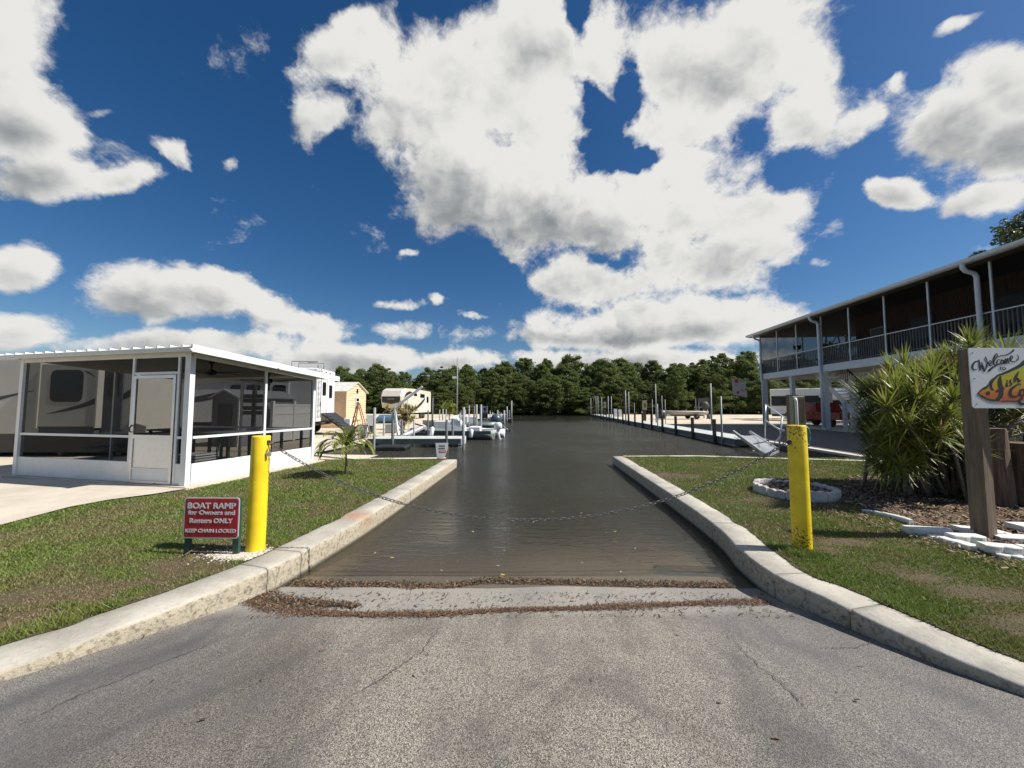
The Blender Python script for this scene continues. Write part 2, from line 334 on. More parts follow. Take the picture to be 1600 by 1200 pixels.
    MT['palm_leaf'] = leaf('palm_leaf', (0.13, 0.19, 0.03), (0.32, 0.33, 0.07), (0.33, 0.26, 0.08), 0.3, 0.4)
    MT['croton_leaf'] = leaf('croton_leaf', (0.20, 0.19, 0.03), (0.34, 0.26, 0.05), (0.3, 0.12, 0.04), 0.3, 0.4)
    # chips: litter, mulch, gravel with one tint per chip
    def chips(name, cols, rough=0.9):
        m, nt, b = new_mat(name); ri = nd(nt, 'ShaderNodeNewGeometry', out='Random Per Island')
        cr = nt.nodes.new('ShaderNodeValToRGB'); cr.color_ramp.interpolation = 'CONSTANT'
        while len(cr.color_ramp.elements) < len(cols): cr.color_ramp.elements.new(0.5)
        for i, cc in enumerate(cols): cr.color_ramp.elements[i].position = i/len(cols); cr.color_ramp.elements[i].color = (*cc, 1)
        nt.links.new(ri, cr.inputs[0]); nt.links.new(cr.outputs[0], b.inputs['Base Color']); b.inputs['Roughness'].default_value = rough; return m
    MT['wrack'] = chips('wrack', [(0.11, 0.06, 0.035), (0.17, 0.095, 0.055), (0.07, 0.045, 0.03), (0.22, 0.13, 0.08), (0.035, 0.028, 0.02), (0.15, 0.08, 0.045)])
    MT['wrack_dark'] = chips('wrack_dark', [(0.03, 0.024, 0.018), (0.05, 0.035, 0.022), (0.16, 0.08, 0.04), (0.02, 0.018, 0.014), (0.22, 0.17, 0.09)])
    MT['mulch'] = chips('mulch', [(0.16, 0.10, 0.065), (0.26, 0.17, 0.11), (0.10, 0.065, 0.045), (0.38, 0.29, 0.20), (0.20, 0.13, 0.08)])
    MT['pebble'] = chips('pebble', [(0.58, 0.54, 0.45), (0.46, 0.42, 0.33), (0.66, 0.62, 0.54), (0.34, 0.30, 0.23)])
    MT['float_leaf'] = chips('float_leaf', [(0.40, 0.33, 0.20), (0.45, 0.36, 0.12), (0.3, 0.2, 0.1)])
    # shell gravel ground
    m, nt, b = new_mat('shell_gravel'); p = wpos(nt)
    n1 = nz(nt, p, 0.25, 6, 0.6); n2 = nz(nt, p, 30, 5, 0.7)
    c = mix(nt, mapr(nt, n1, 0.35, 0.65), (0.50, 0.43, 0.32), (0.66, 0.58, 0.45)); c = mix(nt, mapr(nt, n2, 0.45, 0.7, 0, 0.5), c, (0.33, 0.28, 0.2))
    nt.links.new(c, b.inputs['Base Color']); b.inputs['Roughness'].default_value = 0.95; bump(nt, b, n2, 0.5, 0.02); MT['shell_gravel'] = m
    m, nt, b = new_mat('bank_mud'); p = wpos(nt)
    n1 = nz(nt, p, 0.6, 6, 0.6); c = mix(nt, n1, (0.035, 0.032, 0.02), (0.09, 0.075, 0.045))
    nt.links.new(c, b.inputs['Base Color']); b.inputs['Roughness'].default_value = 0.9; MT['bank_mud'] = m
    m, nt, b = new_mat('ramp_bed'); p = wpos(nt)
    n1 = nz(nt, p, 1.5, 6, 0.6); n2 = nz(nt, p, 60, 4, 0.6)
    c = mix(nt, n1, (0.11, 0.095, 0.06), (0.20, 0.17, 0.105)); c = mix(nt, mapr(nt, n2, 0.5, 0.75, 0, 0.5), c, (0.09, 0.075, 0.05))
    nt.links.new(c, b.inputs['Base Color']); b.inputs['Roughness'].default_value = 0.9; MT['ramp_bed'] = m
    # tea-brown water with wind ripples
    m, nt, b = new_mat('water'); nt.nodes.remove(b); p = wpos(nt)
    w1 = nz(nt, vmt(nt, 'MULTIPLY', p, (1.0, 3.2, 1.0)), 3.2, 3, 0.55, 0.4)
    w2 = nz(nt, vmt(nt, 'MULTIPLY', p, (1.0, 2.2, 1.0)), 14.0, 3, 0.6, 0.3)
    w3 = nz(nt, p, 0.25, 2, 0.5)
    yy = nd(nt, 'ShaderNodeSeparateXYZ', [p], out=1)
    calm = mth(nt, 'MULTIPLY', mapr(nt, yy, 3.7, 7.0, 0.10, 1.0), mapr(nt, yy, 30.0, 48.0, 1.0, 0.22))
    calm = mth(nt, 'MULTIPLY', calm, mapr(nt, w3, 0.35, 0.6, 0.55, 1.1))
    h = mth(nt, 'ADD', w1, mth(nt, 'MULTIPLY', w2, 0.5))
    bn = nd(nt, 'ShaderNodeBump', {'Strength': 1.0, 'Distance': mth(nt, 'MULTIPLY', calm, 0.075), 'Height': h})
    fr = nd(nt, 'ShaderNodeFresnel', {0: 1.333, 1: bn})
    gl = nd(nt, 'ShaderNodeBsdfGlossy', {'Color': (0.95, 0.95, 0.95, 1), 'Roughness': mapr(nt, yy, 5.0, 25.0, 0.03, 0.09), 'Normal': bn})
    tp = nd(nt, 'ShaderNodeBsdfTransparent', {0: (0.90, 0.85, 0.74, 1)})
    df = nd(nt, 'ShaderNodeBsdfDiffuse', {0: (0.115, 0.11, 0.080, 1)})
    body = nd(nt, 'ShaderNodeMixShader', [0.30, tp, df])
    ms = nd(nt, 'ShaderNodeMixShader', [fr, body, gl])
    out = nt.nodes['Material Output']; nt.links.new(ms, out.inputs[0])
    va = nd(nt, 'ShaderNodeVolumeAbsorption', {0: (0.62, 0.42, 0.2, 1), 1: 3.2}); nt.links.new(va, out.inputs[1])
    MT['water'] = m
    # insect screen
    def screen(name, f):
        m, nt, b = new_mat(name); nt.nodes.remove(b)
        tp = nd(nt, 'ShaderNodeBsdfTransparent', {0: (1, 1, 1, 1)}); df = nd(nt, 'ShaderNodeBsdfDiffuse', {0: (0.010, 0.0105, 0.011, 1)})
        nt.links.new(nd(nt, 'ShaderNodeMixShader', [f, tp, df]), nt.nodes['Material Output'].inputs[0]); return m
    MT['screen'] = screen('screen', 0.60); MT['screen_dark'] = screen('screen_dark', 0.54)
    # yellow bollard paint with rust
    def yellow(name, rust):
        m, nt, b = new_mat(name); p = opos(nt)
        n1 = nz(nt, p, 5, 5, 0.6); n2 = nz(nt, p, 48, 4, 0.6); zz = nd(nt, 'ShaderNodeSeparateXYZ', [p], out=2)
        c = mix(nt, mapr(nt, n1, 0.3, 0.7), (0.74, 0.52, 0.012), (0.88, 0.66, 0.02))
        ends = mth(nt, 'ADD', mapr(nt, zz, 0.42, 0.1), mapr(nt, zz, 0.95, 1.25))
        th = mth(nt, 'SUBTRACT', 0.80-rust*0.12, mth(nt, 'MULTIPLY', ends, 0.10*rust+0.02))
        ru = mapr(nt, mth(nt, 'SUBTRACT', n2, th), 0.0, 0.03)
        halo = mapr(nt, mth(nt, 'SUBTRACT', n2, th), -0.06, 0.02, 0, 0.55)
        c = mix(nt, halo, c, (0.55, 0.24, 0.02)); c = mix(nt, ru, c, (0.09, 0.035, 0.015))
        n3 = nz(nt, vmt(nt, 'MULTIPLY', p, (1, 1, 0.25)), 9, 5, 0.6); c = mix(nt, mapr(nt, n3, 0.55, 0.8, 0, 0.35), c, (0.45, 0.30, 0.03))
        nt.links.new(c, b.inputs['Base Color']); b.inputs['Roughness'].default_value = 0.42; bump(nt, b, mth(nt, 'ADD', n1, mth(nt, 'MULTIPLY', n2, 0.3)), 0.25, 0.012); return m
    MT['yellow'] = yellow('yellow', 0.35); MT['yellow_rusty'] = yellow('yellow_rusty', 1.05)
    # printed fish: yellow-green fading to orange-red towards the belly
    m, nt, b = new_mat('fish_print'); zz = nd(nt, 'ShaderNodeSeparateXYZ', [opos(nt)], out=2)
    cr = nt.nodes.new('ShaderNodeValToRGB'); e = cr.color_ramp.elements
    e[0].position = 0.0; e[0].color = (0.50, 0.045, 0.01, 1); e[1].position = 1.0; e[1].color = (0.50, 0.52, 0.015, 1)
    k = e.new(0.33); k.color = (0.62, 0.16, 0.01, 1); k = e.new(0.62); k.color = (0.60, 0.42, 0.02, 1)
    nt.links.new(mapr(nt, zz, 0.04, 0.42, smooth=False), cr.inputs[0]); nt.links.new(cr.outputs[0], b.inputs['Base Color']); b.inputs['Roughness'].default_value = 0.45; MT['fish_print'] = m
    # flag print: red flowers on white
    m, nt, b = new_mat('flag_print'); p = opos(nt)
    n = nz(nt, p, 3, 4); v = nd(nt, 'ShaderNodeTexVoronoi', {'Vector': vmt(nt, 'ADD', p, nz(nt, p, 2.0, 3, out=1)), 'Scale': 1.7}, out=0)
    c = mix(nt, mapr(nt, mth(nt, 'ADD', v, mth(nt, 'MULTIPLY', n, 0.3)), 0.52, 0.44), (0.55, 0.50, 0.50), (0.45, 0.05, 0.03)); c = mix(nt, mapr(nt, n, 0.58, 0.66, 0, .8), c, (0.5, 0.18, 0.04))
    nt.links.new(c, b.inputs['Base Color']); MT['flag_print'] = m
build_special_mats()
# ------------------------------------------------------------------ mesh helpers
class MB:
    """collects shapes and links them as one mesh object"""
    def __init__(s): s.v = []; s.f = []; s.sm = []
    def add(s, vs, fs, smooth=False):
        o = len(s.v); s.v += [tuple(v) for v in vs]; s.f += [tuple(i+o for i in f) for f in fs]; s.sm += [smooth]*len(fs); return s
    def box(s, x0, x1, y0, y1, z0, z1, bev=0.0):
        if bev <= 0:
            vs = [(x, y, z) for z in (z0, z1) for y in (y0, y1) for x in (x0, x1)]
            return s.add(vs, [(0, 2, 3, 1), (4, 5, 7, 6), (0, 1, 5, 4), (2, 6, 7, 3), (0, 4, 6, 2), (1, 3, 7, 5)])
        b = min(bev, (x1-x0)*.45, (y1-y0)*.45, (z1-z0)*.45)
        def ring(i, z): return [(x0+i, y0+i+0, z), (x1-i, y0+i, z), (x1-i, y1-i, z), (x0+i, y1-i, z)]
        vs = ring(b, z0)+ring(0, z0+b)+ring(0, z1-b)+ring(b, z1)
        fs = [(3, 2, 1, 0), (12, 13, 14, 15)]
        for k in range(3):
            for i in range(4): fs.append((4*k+i, 4*k+(i+1) % 4, 4*k+4+(i+1) % 4, 4*k+4+i))
        return s.add(vs, fs)
    def bar(s, a, b, w, h=None, up=(0, 0, 1)):
        h = h or w; a, b = Vector(a), Vector(b); d = (b-a).normalized(); u = Vector(up)
        if abs(d.dot(u)) > 0.98: u = Vector((1, 0, 0))
        r = d.cross(u).normalized()*w/2; u2 = r.cross(d).normalized()*h/2
        vs = [p+sx*r+su*u2 for p in (a, b) for sx, su in ((-1, -1), (1, -1), (1, 1), (-1, 1))]
        return s.add(vs, [(3, 2, 1, 0), (4, 5, 6, 7), (0, 1, 5, 4), (1, 2, 6, 5), (2, 3, 7, 6), (3, 0, 4, 7)])
    def tube(s, pts, r, n=8, cap=True):
        pts = [Vector(p) for p in pts]; rs = r if isinstance(r, (list, tuple)) else [r]*len(pts)
        vs, fs = [], []; prev = None
        for i, p in enumerate(pts):
            d = (pts[min(i+1, len(pts)-1)]-pts[max(i-1, 0)]).normalized()
            if prev is None:
                u = Vector((0, 0, 1)) if abs(d.z) < 0.9 else Vector((1, 0, 0)); a = d.cross(u).normalized()
            else: a = (prev-d*prev.dot(d)).normalized()
            prev = a; b = d.cross(a)
            for k in range(n):
                t = 2*math.pi*k/n; vs.append(p+(a*math.cos(t)+b*math.sin(t))*rs[i])
        for i in range(len(pts)-1):
            for k in range(n): fs.append((i*n+k, i*n+(k+1) % n, (i+1)*n+(k+1) % n, (i+1)*n+k))
        s.add(vs, fs, True)
        if cap:
            o = len(s.v)-len(vs); s.f += [tuple(o+k for k in reversed(range(n))), tuple(o+(len(pts)-1)*n+k for k in range(n))]; s.sm += [False]*2
        return s
    def poly(s, pts, thick, nrm):          # flat polygon with thickness along nrm
        n = Vector(nrm); pts = [Vector(p) for p in pts]; k = len(pts)
        vs = pts+[p+n*thick for p in pts]
        fs = [tuple(reversed(range(k))), tuple(range(k, 2*k))]+[(i, (i+1) % k, k+(i+1) % k, k+i) for i in range(k)]
        return s.add(vs, fs)
    def prism_y(s, prof, y0, y1):           # (x,z) profile extruded along y
        k = len(prof); vs = [(x, y0, z) for x, z in prof]+[(x, y1, z) for x, z in prof]
        fs = [tuple(range(k)), tuple(reversed(range(k, 2*k)))]+[(i, k+i, k+(i+1) % k, (i+1) % k) for i in range(k)]
        return s.add(vs, fs)
    def prism_x(s, prof, x0, x1):           # (y,z) profile extruded along x
        k = len(prof); vs = [(x0, y, z) for y, z in prof]+[(x1, y, z) for y, z in prof]
        fs = [tuple(reversed(range(k))), tuple(range(k, 2*k))]+[(i, (i+1) % k, k+(i+1) % k, k+i) for i in range(k)]
        return s.add(vs, fs)
    def loft(s, rings, smooth=True, caps=True):
        k = len(rings[0]); vs = [p for r in rings for p in r]; fs = []
        for i in range(len(rings)-1):
            for j in range(k): fs.append((i*k+j, i*k+(j+1) % k, (i+1)*k+(j+1) % k, (i+1)*k+j))
        s.add(vs, fs, smooth)
        if caps:
            o = len(s.v)-len(vs); s.f += [tuple(o+j for j in reversed(range(k))), tuple(o+(len(rings)-1)*k+j for j in range(k))]; s.sm += [False]*2
        return s
    def lathe(s, prof, n=24, c=(0, 0, 0)):
        rings = [[(c[0]+r*math.cos(2*math.pi*k/n), c[1]+r*math.sin(2*math.pi*k/n), c[2]+z) for k in range(n)] for r, z in prof]
        return s.loft(rings)
    def mesh(s, name, m):
        me = bpy.data.meshes.new(name); me.from_pydata(s.v, [], s.f); me.polygons.foreach_set('use_smooth', s.sm)
        me.materials.append(MT[m] if isinstance(m, str) else m); me.update(); return me
    def build(s, name, m, parent=None, label=None, loc=(0, 0, 0), rz=0.0):
        o = bpy.data.objects.new(name, s.mesh(name, m)); COL.objects.link(o)
        o.location = loc; o.rotation_euler = (0, 0, rz)
        if parent: o.parent = parent
        if label: o['label'] = label
        return o

def np_mesh(name, V, F, m, attr=None, smooth=False):
    V = np.asarray(V, np.float32); F = np.asarray(F, np.int32); k = F.shape[1]
    me = bpy.data.meshes.new(name); me.vertices.add(len(V)); me.vertices.foreach_set('co', V.ravel())
    me.loops.add(F.size); me.loops.foreach_set('vertex_index', F.ravel())
    me.polygons.add(len(F)); me.polygons.foreach_set('loop_start', np.arange(0, F.size, k, dtype=np.int32))
    me.polygons.foreach_set('use_smooth', np.full(len(F), smooth))
    me.update(calc_edges=True); me.validate()
    if attr is not None:
        a = me.attributes.new(attr[0], 'FLOAT', 'POINT'); a.data.foreach_set('value', np.asarray(attr[1], np.float32))
    me.materials.append(MT[m]); return me
def link(name, me, parent=None, loc=(0, 0, 0), rz=0.0):
    o = bpy.data.objects.new(name, me); COL.objects.link(o); o.location = loc; o.rotation_euler = (0, 0, rz)
    if parent: o.parent = parent
    return o
def thing(name, label, cat, loc=(0, 0, 0), rz=0.0, group=None):
    o = bpy.data.objects.new(name, None); COL.objects.link(o); o.empty_display_size = 0.2
    o.location = loc; o.rotation_euler = (0, 0, rz); return tag(o, label, cat, group)
def tag(o, label, cat, group=None):
    o['label'] = label; o['category'] = cat
    if group: o['group'] = group
    return o
def struct(o): o['kind'] = 'structure'; return o
def stuff(o): o['kind'] = 'stuff'; return o
def copy_tree(o, parent=None):
    c = o.copy(); COL.objects.link(c)
    if parent: c.parent = parent
    for ch in list(o.children): copy_tree(ch, c)
    return c
def text_mesh(s, size, bold=0.0, m='print_black'):   # upright text, centred on the origin, facing -y
    cu = bpy.data.curves.new('t', 'FONT'); cu.body = s; cu.size = size; cu.offset = bold; cu.align_x = 'CENTER'; cu.align_y = 'CENTER'; cu.extrude = 0.0006
    cu.resolution_u = 4
    o = bpy.data.objects.new('t', cu); COL.objects.link(o); dg = bpy.context.evaluated_depsgraph_get()
    me = bpy.data.meshes.new_from_object(o.evaluated_get(dg)); bpy.data.objects.remove(o)
    me.transform(Matrix.Rotation(math.pi/2, 4, 'X')); me.materials.clear(); me.materials.append(MT[m]); return me
def spline(pts, n=6):                # Catmull-Rom through tuples of any size
    P = [np.array(p, float) for p in pts]; P = [2*P[0]-P[1]]+P+[2*P[-1]-P[-2]]; out = []
    for i in range(1, len(P)-2):
        for t in np.linspace(0, 1, n, endpoint=False):
            a, b, c, d = P[i-1:i+3]
            out.append(0.5*((2*b)+(c-a)*t+(2*a-5*b+4*c-d)*t*t+(3*b-a-3*c+d)*t**3))
    out.append(P[-2]); return out
rng = np.random.default_rng(7)
random.seed(7)
def inpoly(x, y, poly):
    poly = np.asarray(poly); ins = np.zeros(len(x), bool); j = len(poly)-1
    for i in range(len(poly)):
        xi, yi = poly[i]; xj, yj = poly[j]
        c = ((yi > y) != (yj > y)) & (x < (xj-xi)*(y-yi)/(yj-yi+1e-12)+xi); ins ^= c; j = i
    return ins
def vnoise(x, y, s, seed=0):
    x = np.asarray(x)*s; y = np.asarray(y)*s; xi = np.floor(x).astype(int); yi = np.floor(y).astype(int); fx = x-xi; fy = y-yi
    h = lambda a, b: np.modf(np.abs(np.sin(a*127.1+b*311.7+seed*74.7)*43758.5453))[0]
    fx = fx*fx*(3-2*fx); fy = fy*fy*(3-2*fy)
    return (h(xi, yi)*(1-fx)+h(xi+1, yi)*fx)*(1-fy)+(h(xi, yi+1)*(1-fx)+h(xi+1, yi+1)*fx)*fy
def fbm2(x, y, s, seed=0): return (vnoise(x, y, s, seed)+0.5*vnoise(x, y, s*2.1, seed+3)+0.25*vnoise(x, y, s*4.3, seed+5))/1.75

WATER = -0.24
def road_z(y):
    y = np.asarray(y, float); return np.where(y < 1.63, 0.0, -0.1165*(y-1.63))

# ------------------------------------------------------------------ ground, ramp, canal
curb_R_in = [G(957, 713), G(1085, 797), G(1155, 858), G(1212, 899), G(1280, 930), G(1400, 987), G(1600, 1073)]
curb_L_in = [G(714, 718), G(610, 785), G(510, 842), G(418, 889), G(300, 938), G(160, 990), G(0, 1047)]
for cl in (curb_R_in, curb_L_in):
    d = (cl[-1]-cl[-2]).normalized(); cl.append(cl[-1]+d*1.5+Vector((0.3 if cl is curb_R_in else -0.3, 0, 0))); cl.append(cl[-1]+d*1.5+Vector((0.9 if cl is curb_R_in else -0.9, 0.2, 0)))
def offset_line(pl, w):
    out = []
    for i, p in enumerate(pl):
        d = (pl[min(i+1, len(pl)-1)]-pl[max(i-1, 0)]).normalized(); out.append(p+Vector((-d.y, d.x, 0))*w)
    return out
curb_R_out = offset_line(curb_R_in, 0.35); curb_L_out = offset_line(curb_L_in, -0.36)

def flat(name, pts, z, m, sub=0):
    mb = MB(); mb.add([(p[0], p[1], z) for p in pts], [tuple(range(len(pts)))])
    o = mb.build(name, m)
    if o.data.polygons[0].normal.z < 0: o.data.flip_normals()
    return struct(o)

def build_ground():
    # one large ground sheet with the canal left open
    L = [C(-600, -60), C(-600, 77), C(-7.8, 77), C(-7.8, 11.25), C(-5.2, 11.25), C(-5.2, -60)]
    Rr = [C(9.35, -60), C(9.35, 77), C(600, 77), C(600, -60)]
    F = [C(-600, 77), C(-600, 900), C(600, 900), C(600, 77)]
    mb = MB()
    for pl in (L, Rr, F):
        mb.add([(p.x, p.y, -0.014) for p in pl], [tuple(reversed(range(len(pl))))])
    o = mb.build('ground', 'shell_gravel'); struct(o)
    for p in o.data.polygons:
        pass
    # asphalt road falling into the water as the ramp
    ys = np.concatenate([np.arange(-16, 1.4, 1.2), np.arange(1.63, 3.9, 0.12), np.arange(4.0, 17.0, 0.8)]); V, Fc = [], []
    xs_n = 40
    for y in ys:
        half = 16 if y < 1.3 else (6.5 if y < 2.6 else 4.4)
        for i in range(xs_n+1):
            x = -half+2*half*i/xs_n; V.append((x, y, float(road_z(y))+ (0.006*(mnoise.noise((x*1.3, y*1.3, 0)))) - (0.006 if y < 1.3 else 0)))
    for j in range(len(ys)-1):
        for i in range(xs_n): a = j*(xs_n+1)+i; Fc.append((a, a+1, a+xs_n+2, a+xs_n+1))
    Fa = [f for f in Fc if V[f[0]][1] < 3.85]; Fb = [f for f in Fc if V[f[0]][1] >= 3.85]
    struct(link('asphalt_road', np_mesh('asphalt_road', V, Fa, 'asphalt', smooth=True)))
    struct(link('boat_ramp', np_mesh('boat_ramp', V, Fb, 'ramp_bed', smooth=True)))
    bed = MB(); bed.add([C(-40, 15.5, -1.6), C(60, 15.5, -1.6), C(60, 79, -1.6), C(-40, 79, -1.6)], [(0, 1, 2, 3)])
    bed.add([C(-40, 9, -1.62), C(60, 9, -1.62), C(60, 16, -1.62), C(-40, 16, -1.62)], [(0, 1, 2, 3)])
    struct(bed.build('canal_bed', 'ramp_bed'))
    w = MB(); w.box(-40, 60, 3.45, 84, -2.4, WATER); w.v = [(x, y, z) for x, y, z in w.v]
    struct(w.build('water', 'water'))
    # far muddy bank under the mangroves
    b = MB(); b.add([C(-9, 71, -1.7), C(10.5, 71, -1.7), C(10.5, 80, 0.3), C(-9, 80, 0.3)], [(0, 1, 2, 3)])
    struct(b.build('mud_bank', 'bank_mud'))
    # asphalt lot in front of the stilt house
    flat('parking_lot', [C(9.4, 11.2), C(70, 11.2), C(70, 35), C(24, 35.5), C(9.4, 33)], -0.007, 'asphalt_lot')
    # concrete apron in front of the screen room
    flat('concrete_apron', [G(-500, 700)-Vector((0, 0, 0)), G(0, 822), G(60, 806), G(110, 793), G(170, 782), G(240, 773), G(296, 764), G(300, 757), Vector((-9.9, 7.75, 0)), G(-200, 742)], 0.016, 'slab')

def ragged(pl, sgn, seed):          # grass creeping over the curb by a hand's width here and there
    out = []
    for p in spline([tuple(q) for q in pl], 40):
        d = 0.03+0.05*max(0, mnoise.noise((p[0]*1.7, p[1]*1.7, seed)))+0.025*mnoise.noise((p[0]*7, p[1]*7, seed+4)); out.append(Vector((p[0]+sgn*d, p[1], 0)))
    return out
LAWN_L = ragged(curb_L_out[:-1], 1, 1)+[Vector((-13, -1.2, 0)), Vector((-14, 3.4, 0)), G(0, 824), G(60, 808), G(110, 795), G(170, 784), G(240, 775), G(296, 766), G(492, 725), G(500, 719), G(600, 717)]
LAWN_R = list(reversed(ragged(curb_R_out[:-1], -1, 9)))+[G(1080, 714.5), G(1215, 715), G(1330, 716.5), G(1410, 721), Vector((15, 10.2, 0)), Vector((16, 3.0, 0)), Vector((9, -1.2, 0))]
BED = [G(1348, 797), G(1418, 819), G(1470, 838), G(1545, 856), G(1620, 872), Vector((9, 4.2, 0)), Vector((12, 7.0, 0)), G(1640, 745), G(1480, 742), G(1330, 748), G(1292, 765), G(1305, 785)]

def build_lawns():
    for nm, pl, sd in (('lawn', LAWN_L, 1), ('lawn', LAWN_R, 2)):
        P = np.array([(p.x, p.y) for p in pl])
        flat(nm, pl, 0.010, 'lawn_soil')
        # blades
        x0, y0 = P.min(0); x1, y1 = P.max(0); y0 = max(y0, 0.8)
        n = 5200000; x = rng.uniform(x0, x1, n); y = rng.uniform(y0, y1, n)
        inv = (np.abs(x)/np.maximum(y, 0.5) < 3.2)
        dist = np.hypot(x, y); keep = rng.random(n) < np.clip(8.0/dist**2, 0.09, 1)*0.62
        k = inpoly(x, y, P) & inv & keep; x, y, dist = x[k], y[k], dist[k]
        dry = np.clip((fbm2(x, y, 0.9, sd)-0.57)*5, 0, 0.9)*0.6
        if sd == 1:
            spots = [(G(60, 935), 0.45, 0.22), (G(175, 925), 0.55, 0.24), (G(290, 885), 0.45, 0.22), (G(20, 975), .4, .22), (G(345, 862), .3, .2), (G(470, 790), .35, .12)]
        else:
            spots = [(G(1540, 930), 0.35, 0.15), (G(1450, 905), 0.25, 0.1), (G(1195, 783), 0.5, 0.16), (G(1060, 745), 0.5, 0.3), (G(1590, 980), .3, .15), (G(1310, 850), .3, .12), (G(1290, 862), .22, .1)]
        dry = np.maximum(dry, np.clip((fbm2(x, y, 2.6, sd+20)-0.56)*4.5, 0, 0.55))
        bare = np.zeros(len(x))
        for c, rx, ry in spots:
            d = np.hypot((x-c.x)/rx, (y-c.y)/ry)+(fbm2(x, y, 3.0, 9)-0.5)*1.1
            bare = np.maximum(bare, np.clip((1.25-d)*2.0, 0, 1))
        dry = np.maximum(dry, bare*0.95)
        if sd == 2:
            Bp = np.array([(p.x, p.y) for p in BED]); inb = inpoly(x, y, Bp)
            k = ~inb | (rng.random(len(x)) < 0.03); x, y, dist, dry, bare = x[k], y[k], dist[k], dry[k], bare[k]
            cx, cy = G(1240, 773).x, G(1240, 773).y; k = np.hypot(x-cx, y-cy) > 0.62; x, y, dist, dry, bare = x[k], y[k], dist[k], dry[k], bare[k]
        else:
            c = G(385, 866); k = (np.hypot((x-c.x)/0.42, (y-c.y)/0.2) > 1) | (rng.random(len(x)) < 0.06); x, y, dist, dry, bare = x[k], y[k], dist[k], dry[k], bare[k]
        k = rng.random(len(x)) > bare*0.30; x, y, dist, dry, bare = x[k], y[k], dist[k], dry[k], bare[k]
        m = len(x); h = rng.uniform(0.016, 0.036, m)*(1-0.5*bare)*(0.30+1.35*fbm2(x, y, 2.6, 4))
        tuft = np.zeros(m)
        if sd == 1:
            for c, r_ in ((G(207, 930), 0.13), (G(175, 962), .2), (G(60, 996), .3)):
                tuft = np.maximum(tuft, np.clip(1.4-np.hypot(x-c.x, y-c.y)/r_, 0, 1))
        else:
            for c, r_ in ((G(1262, 862), 0.12), (G(1243, 868), .1), (G(1280, 872), .08), (G(1360, 960), .25)):
                tuft = np.maximum(tuft, np.clip(1.4-np.hypot(x-c.x, y-c.y)/r_, 0, 1))
        h *= 1+2.0*tuft; dry = dry*(1-tuft)
        wdt = np.clip(0.0009*dist, 0.0019, 0.012); a = rng.uniform(0, 2*np.pi, m); ln = rng.uniform(0.3, 1.15, m)*h; b = a+rng.uniform(-1.2, 1.2, m)
        V = np.zeros((m, 3, 3), np.float32)
        V[:, 0] = np.stack([x-np.cos(a)*wdt, y-np.sin(a)*wdt, np.full(m, 0.008)], 1)
        V[:, 1] = np.stack([x+np.cos(a)*wdt, y+np.sin(a)*wdt, np.full(m, 0.008)], 1)
        V[:, 2] = np.stack([x+np.cos(b)*ln, y+np.sin(b)*ln, 0.008+h], 1)
        me = np_mesh('grass', V.reshape(-1, 3), np.arange(m*3).reshape(-1, 3), 'grass_blade', ('dry', np.repeat(dry, 3)))
        print('grass blades', m)
        stuff(link('grass', me))
    # longer weeds along edges of apron
def quad_chips(name, x, y, z, size, m, asp=(0.25, 0.7), lift=0.006, tilt=0.5):
    n = len(x); a = rng.uniform(0, 2*np.pi, n); s = rng.uniform(size[0], size[1], n); w = s*rng.uniform(asp[0], asp[1], n)
    t1 = rng.uniform(-tilt, tilt, n); t2 = rng.uniform(-tilt, tilt, n)
    U = np.stack([np.cos(a)*s, np.sin(a)*s, t1*s], 1); W = np.stack([-np.sin(a)*w, np.cos(a)*w, t2*w], 1)
    P = np.stack([x, y, z+lift*rng.random(n)+np.abs(t1)*s*.5+np.abs(t2)*w*.5], 1)
    V = np.stack([P-U/2-W/2*.6, P+U/2-W/2*.3, P+U/2*.8+W/2, P-U/2+W/2*.7], 1).reshape(-1, 3)
    return np_mesh(name, V, np.arange(n*4).reshape(-1, 4), m)
def pebbles(name, x, y, z, size, m):
    n = len(x); base = np.array([(1, 0, 0), (0, 1, 0), (-1, 0, 0), (0, -1, 0), (0, 0, 0.8), (0, 0, -0.8)])
    fs = np.array([(0, 1, 4), (1, 2, 4), (2, 3, 4), (3, 0, 4), (1, 0, 5), (2, 1, 5), (3, 2, 5), (0, 3, 5)])
    s = rng.uniform(size[0], size[1], n)[:, None, None]; V = base[None]*(rng.uniform(0.55, 1.2, (n, 6, 1)))*s
    a = rng.uniform(0, 6.28, n); ca, sa = np.cos(a)[:, None], np.sin(a)[:, None]
    X = V[:, :, 0]*ca-V[:, :, 1]*sa; Y = V[:, :, 0]*sa+V[:, :, 1]*ca
    V = np.stack([X+x[:, None], Y+y[:, None], V[:, :, 2]*0.6+np.asarray(z).reshape(-1, 1)+s[:, :, 0]*0.3], 2).reshape(-1, 3)
    F = (fs[None]+(np.arange(n)*6)[:, None, None]).reshape(-1, 3); return np_mesh(name, V, F, m)

def along(pts, n, spread, bias=0.0):      # scatter round a polyline of ground points with per-point spread
    P = np.array([(p.x, p.y) for p in pts]); sp = np.array(spread); seg = np.hypot(*(P[1:]-P[:-1]).T)
    cum = np.concatenate([[0], np.cumsum(seg)]); t = rng.uniform(0, cum[-1], n)
    x = np.interp(t, cum, P[:, 0]); y = np.interp(t, cum, P[:, 1]); s = np.interp(t, cum, sp)
    s = s*(0.35+1.2*vnoise(x, y, 4.0, 2)); off = rng.normal(0, 1, n)*s
    return x+rng.normal(0, .01, n), y+off

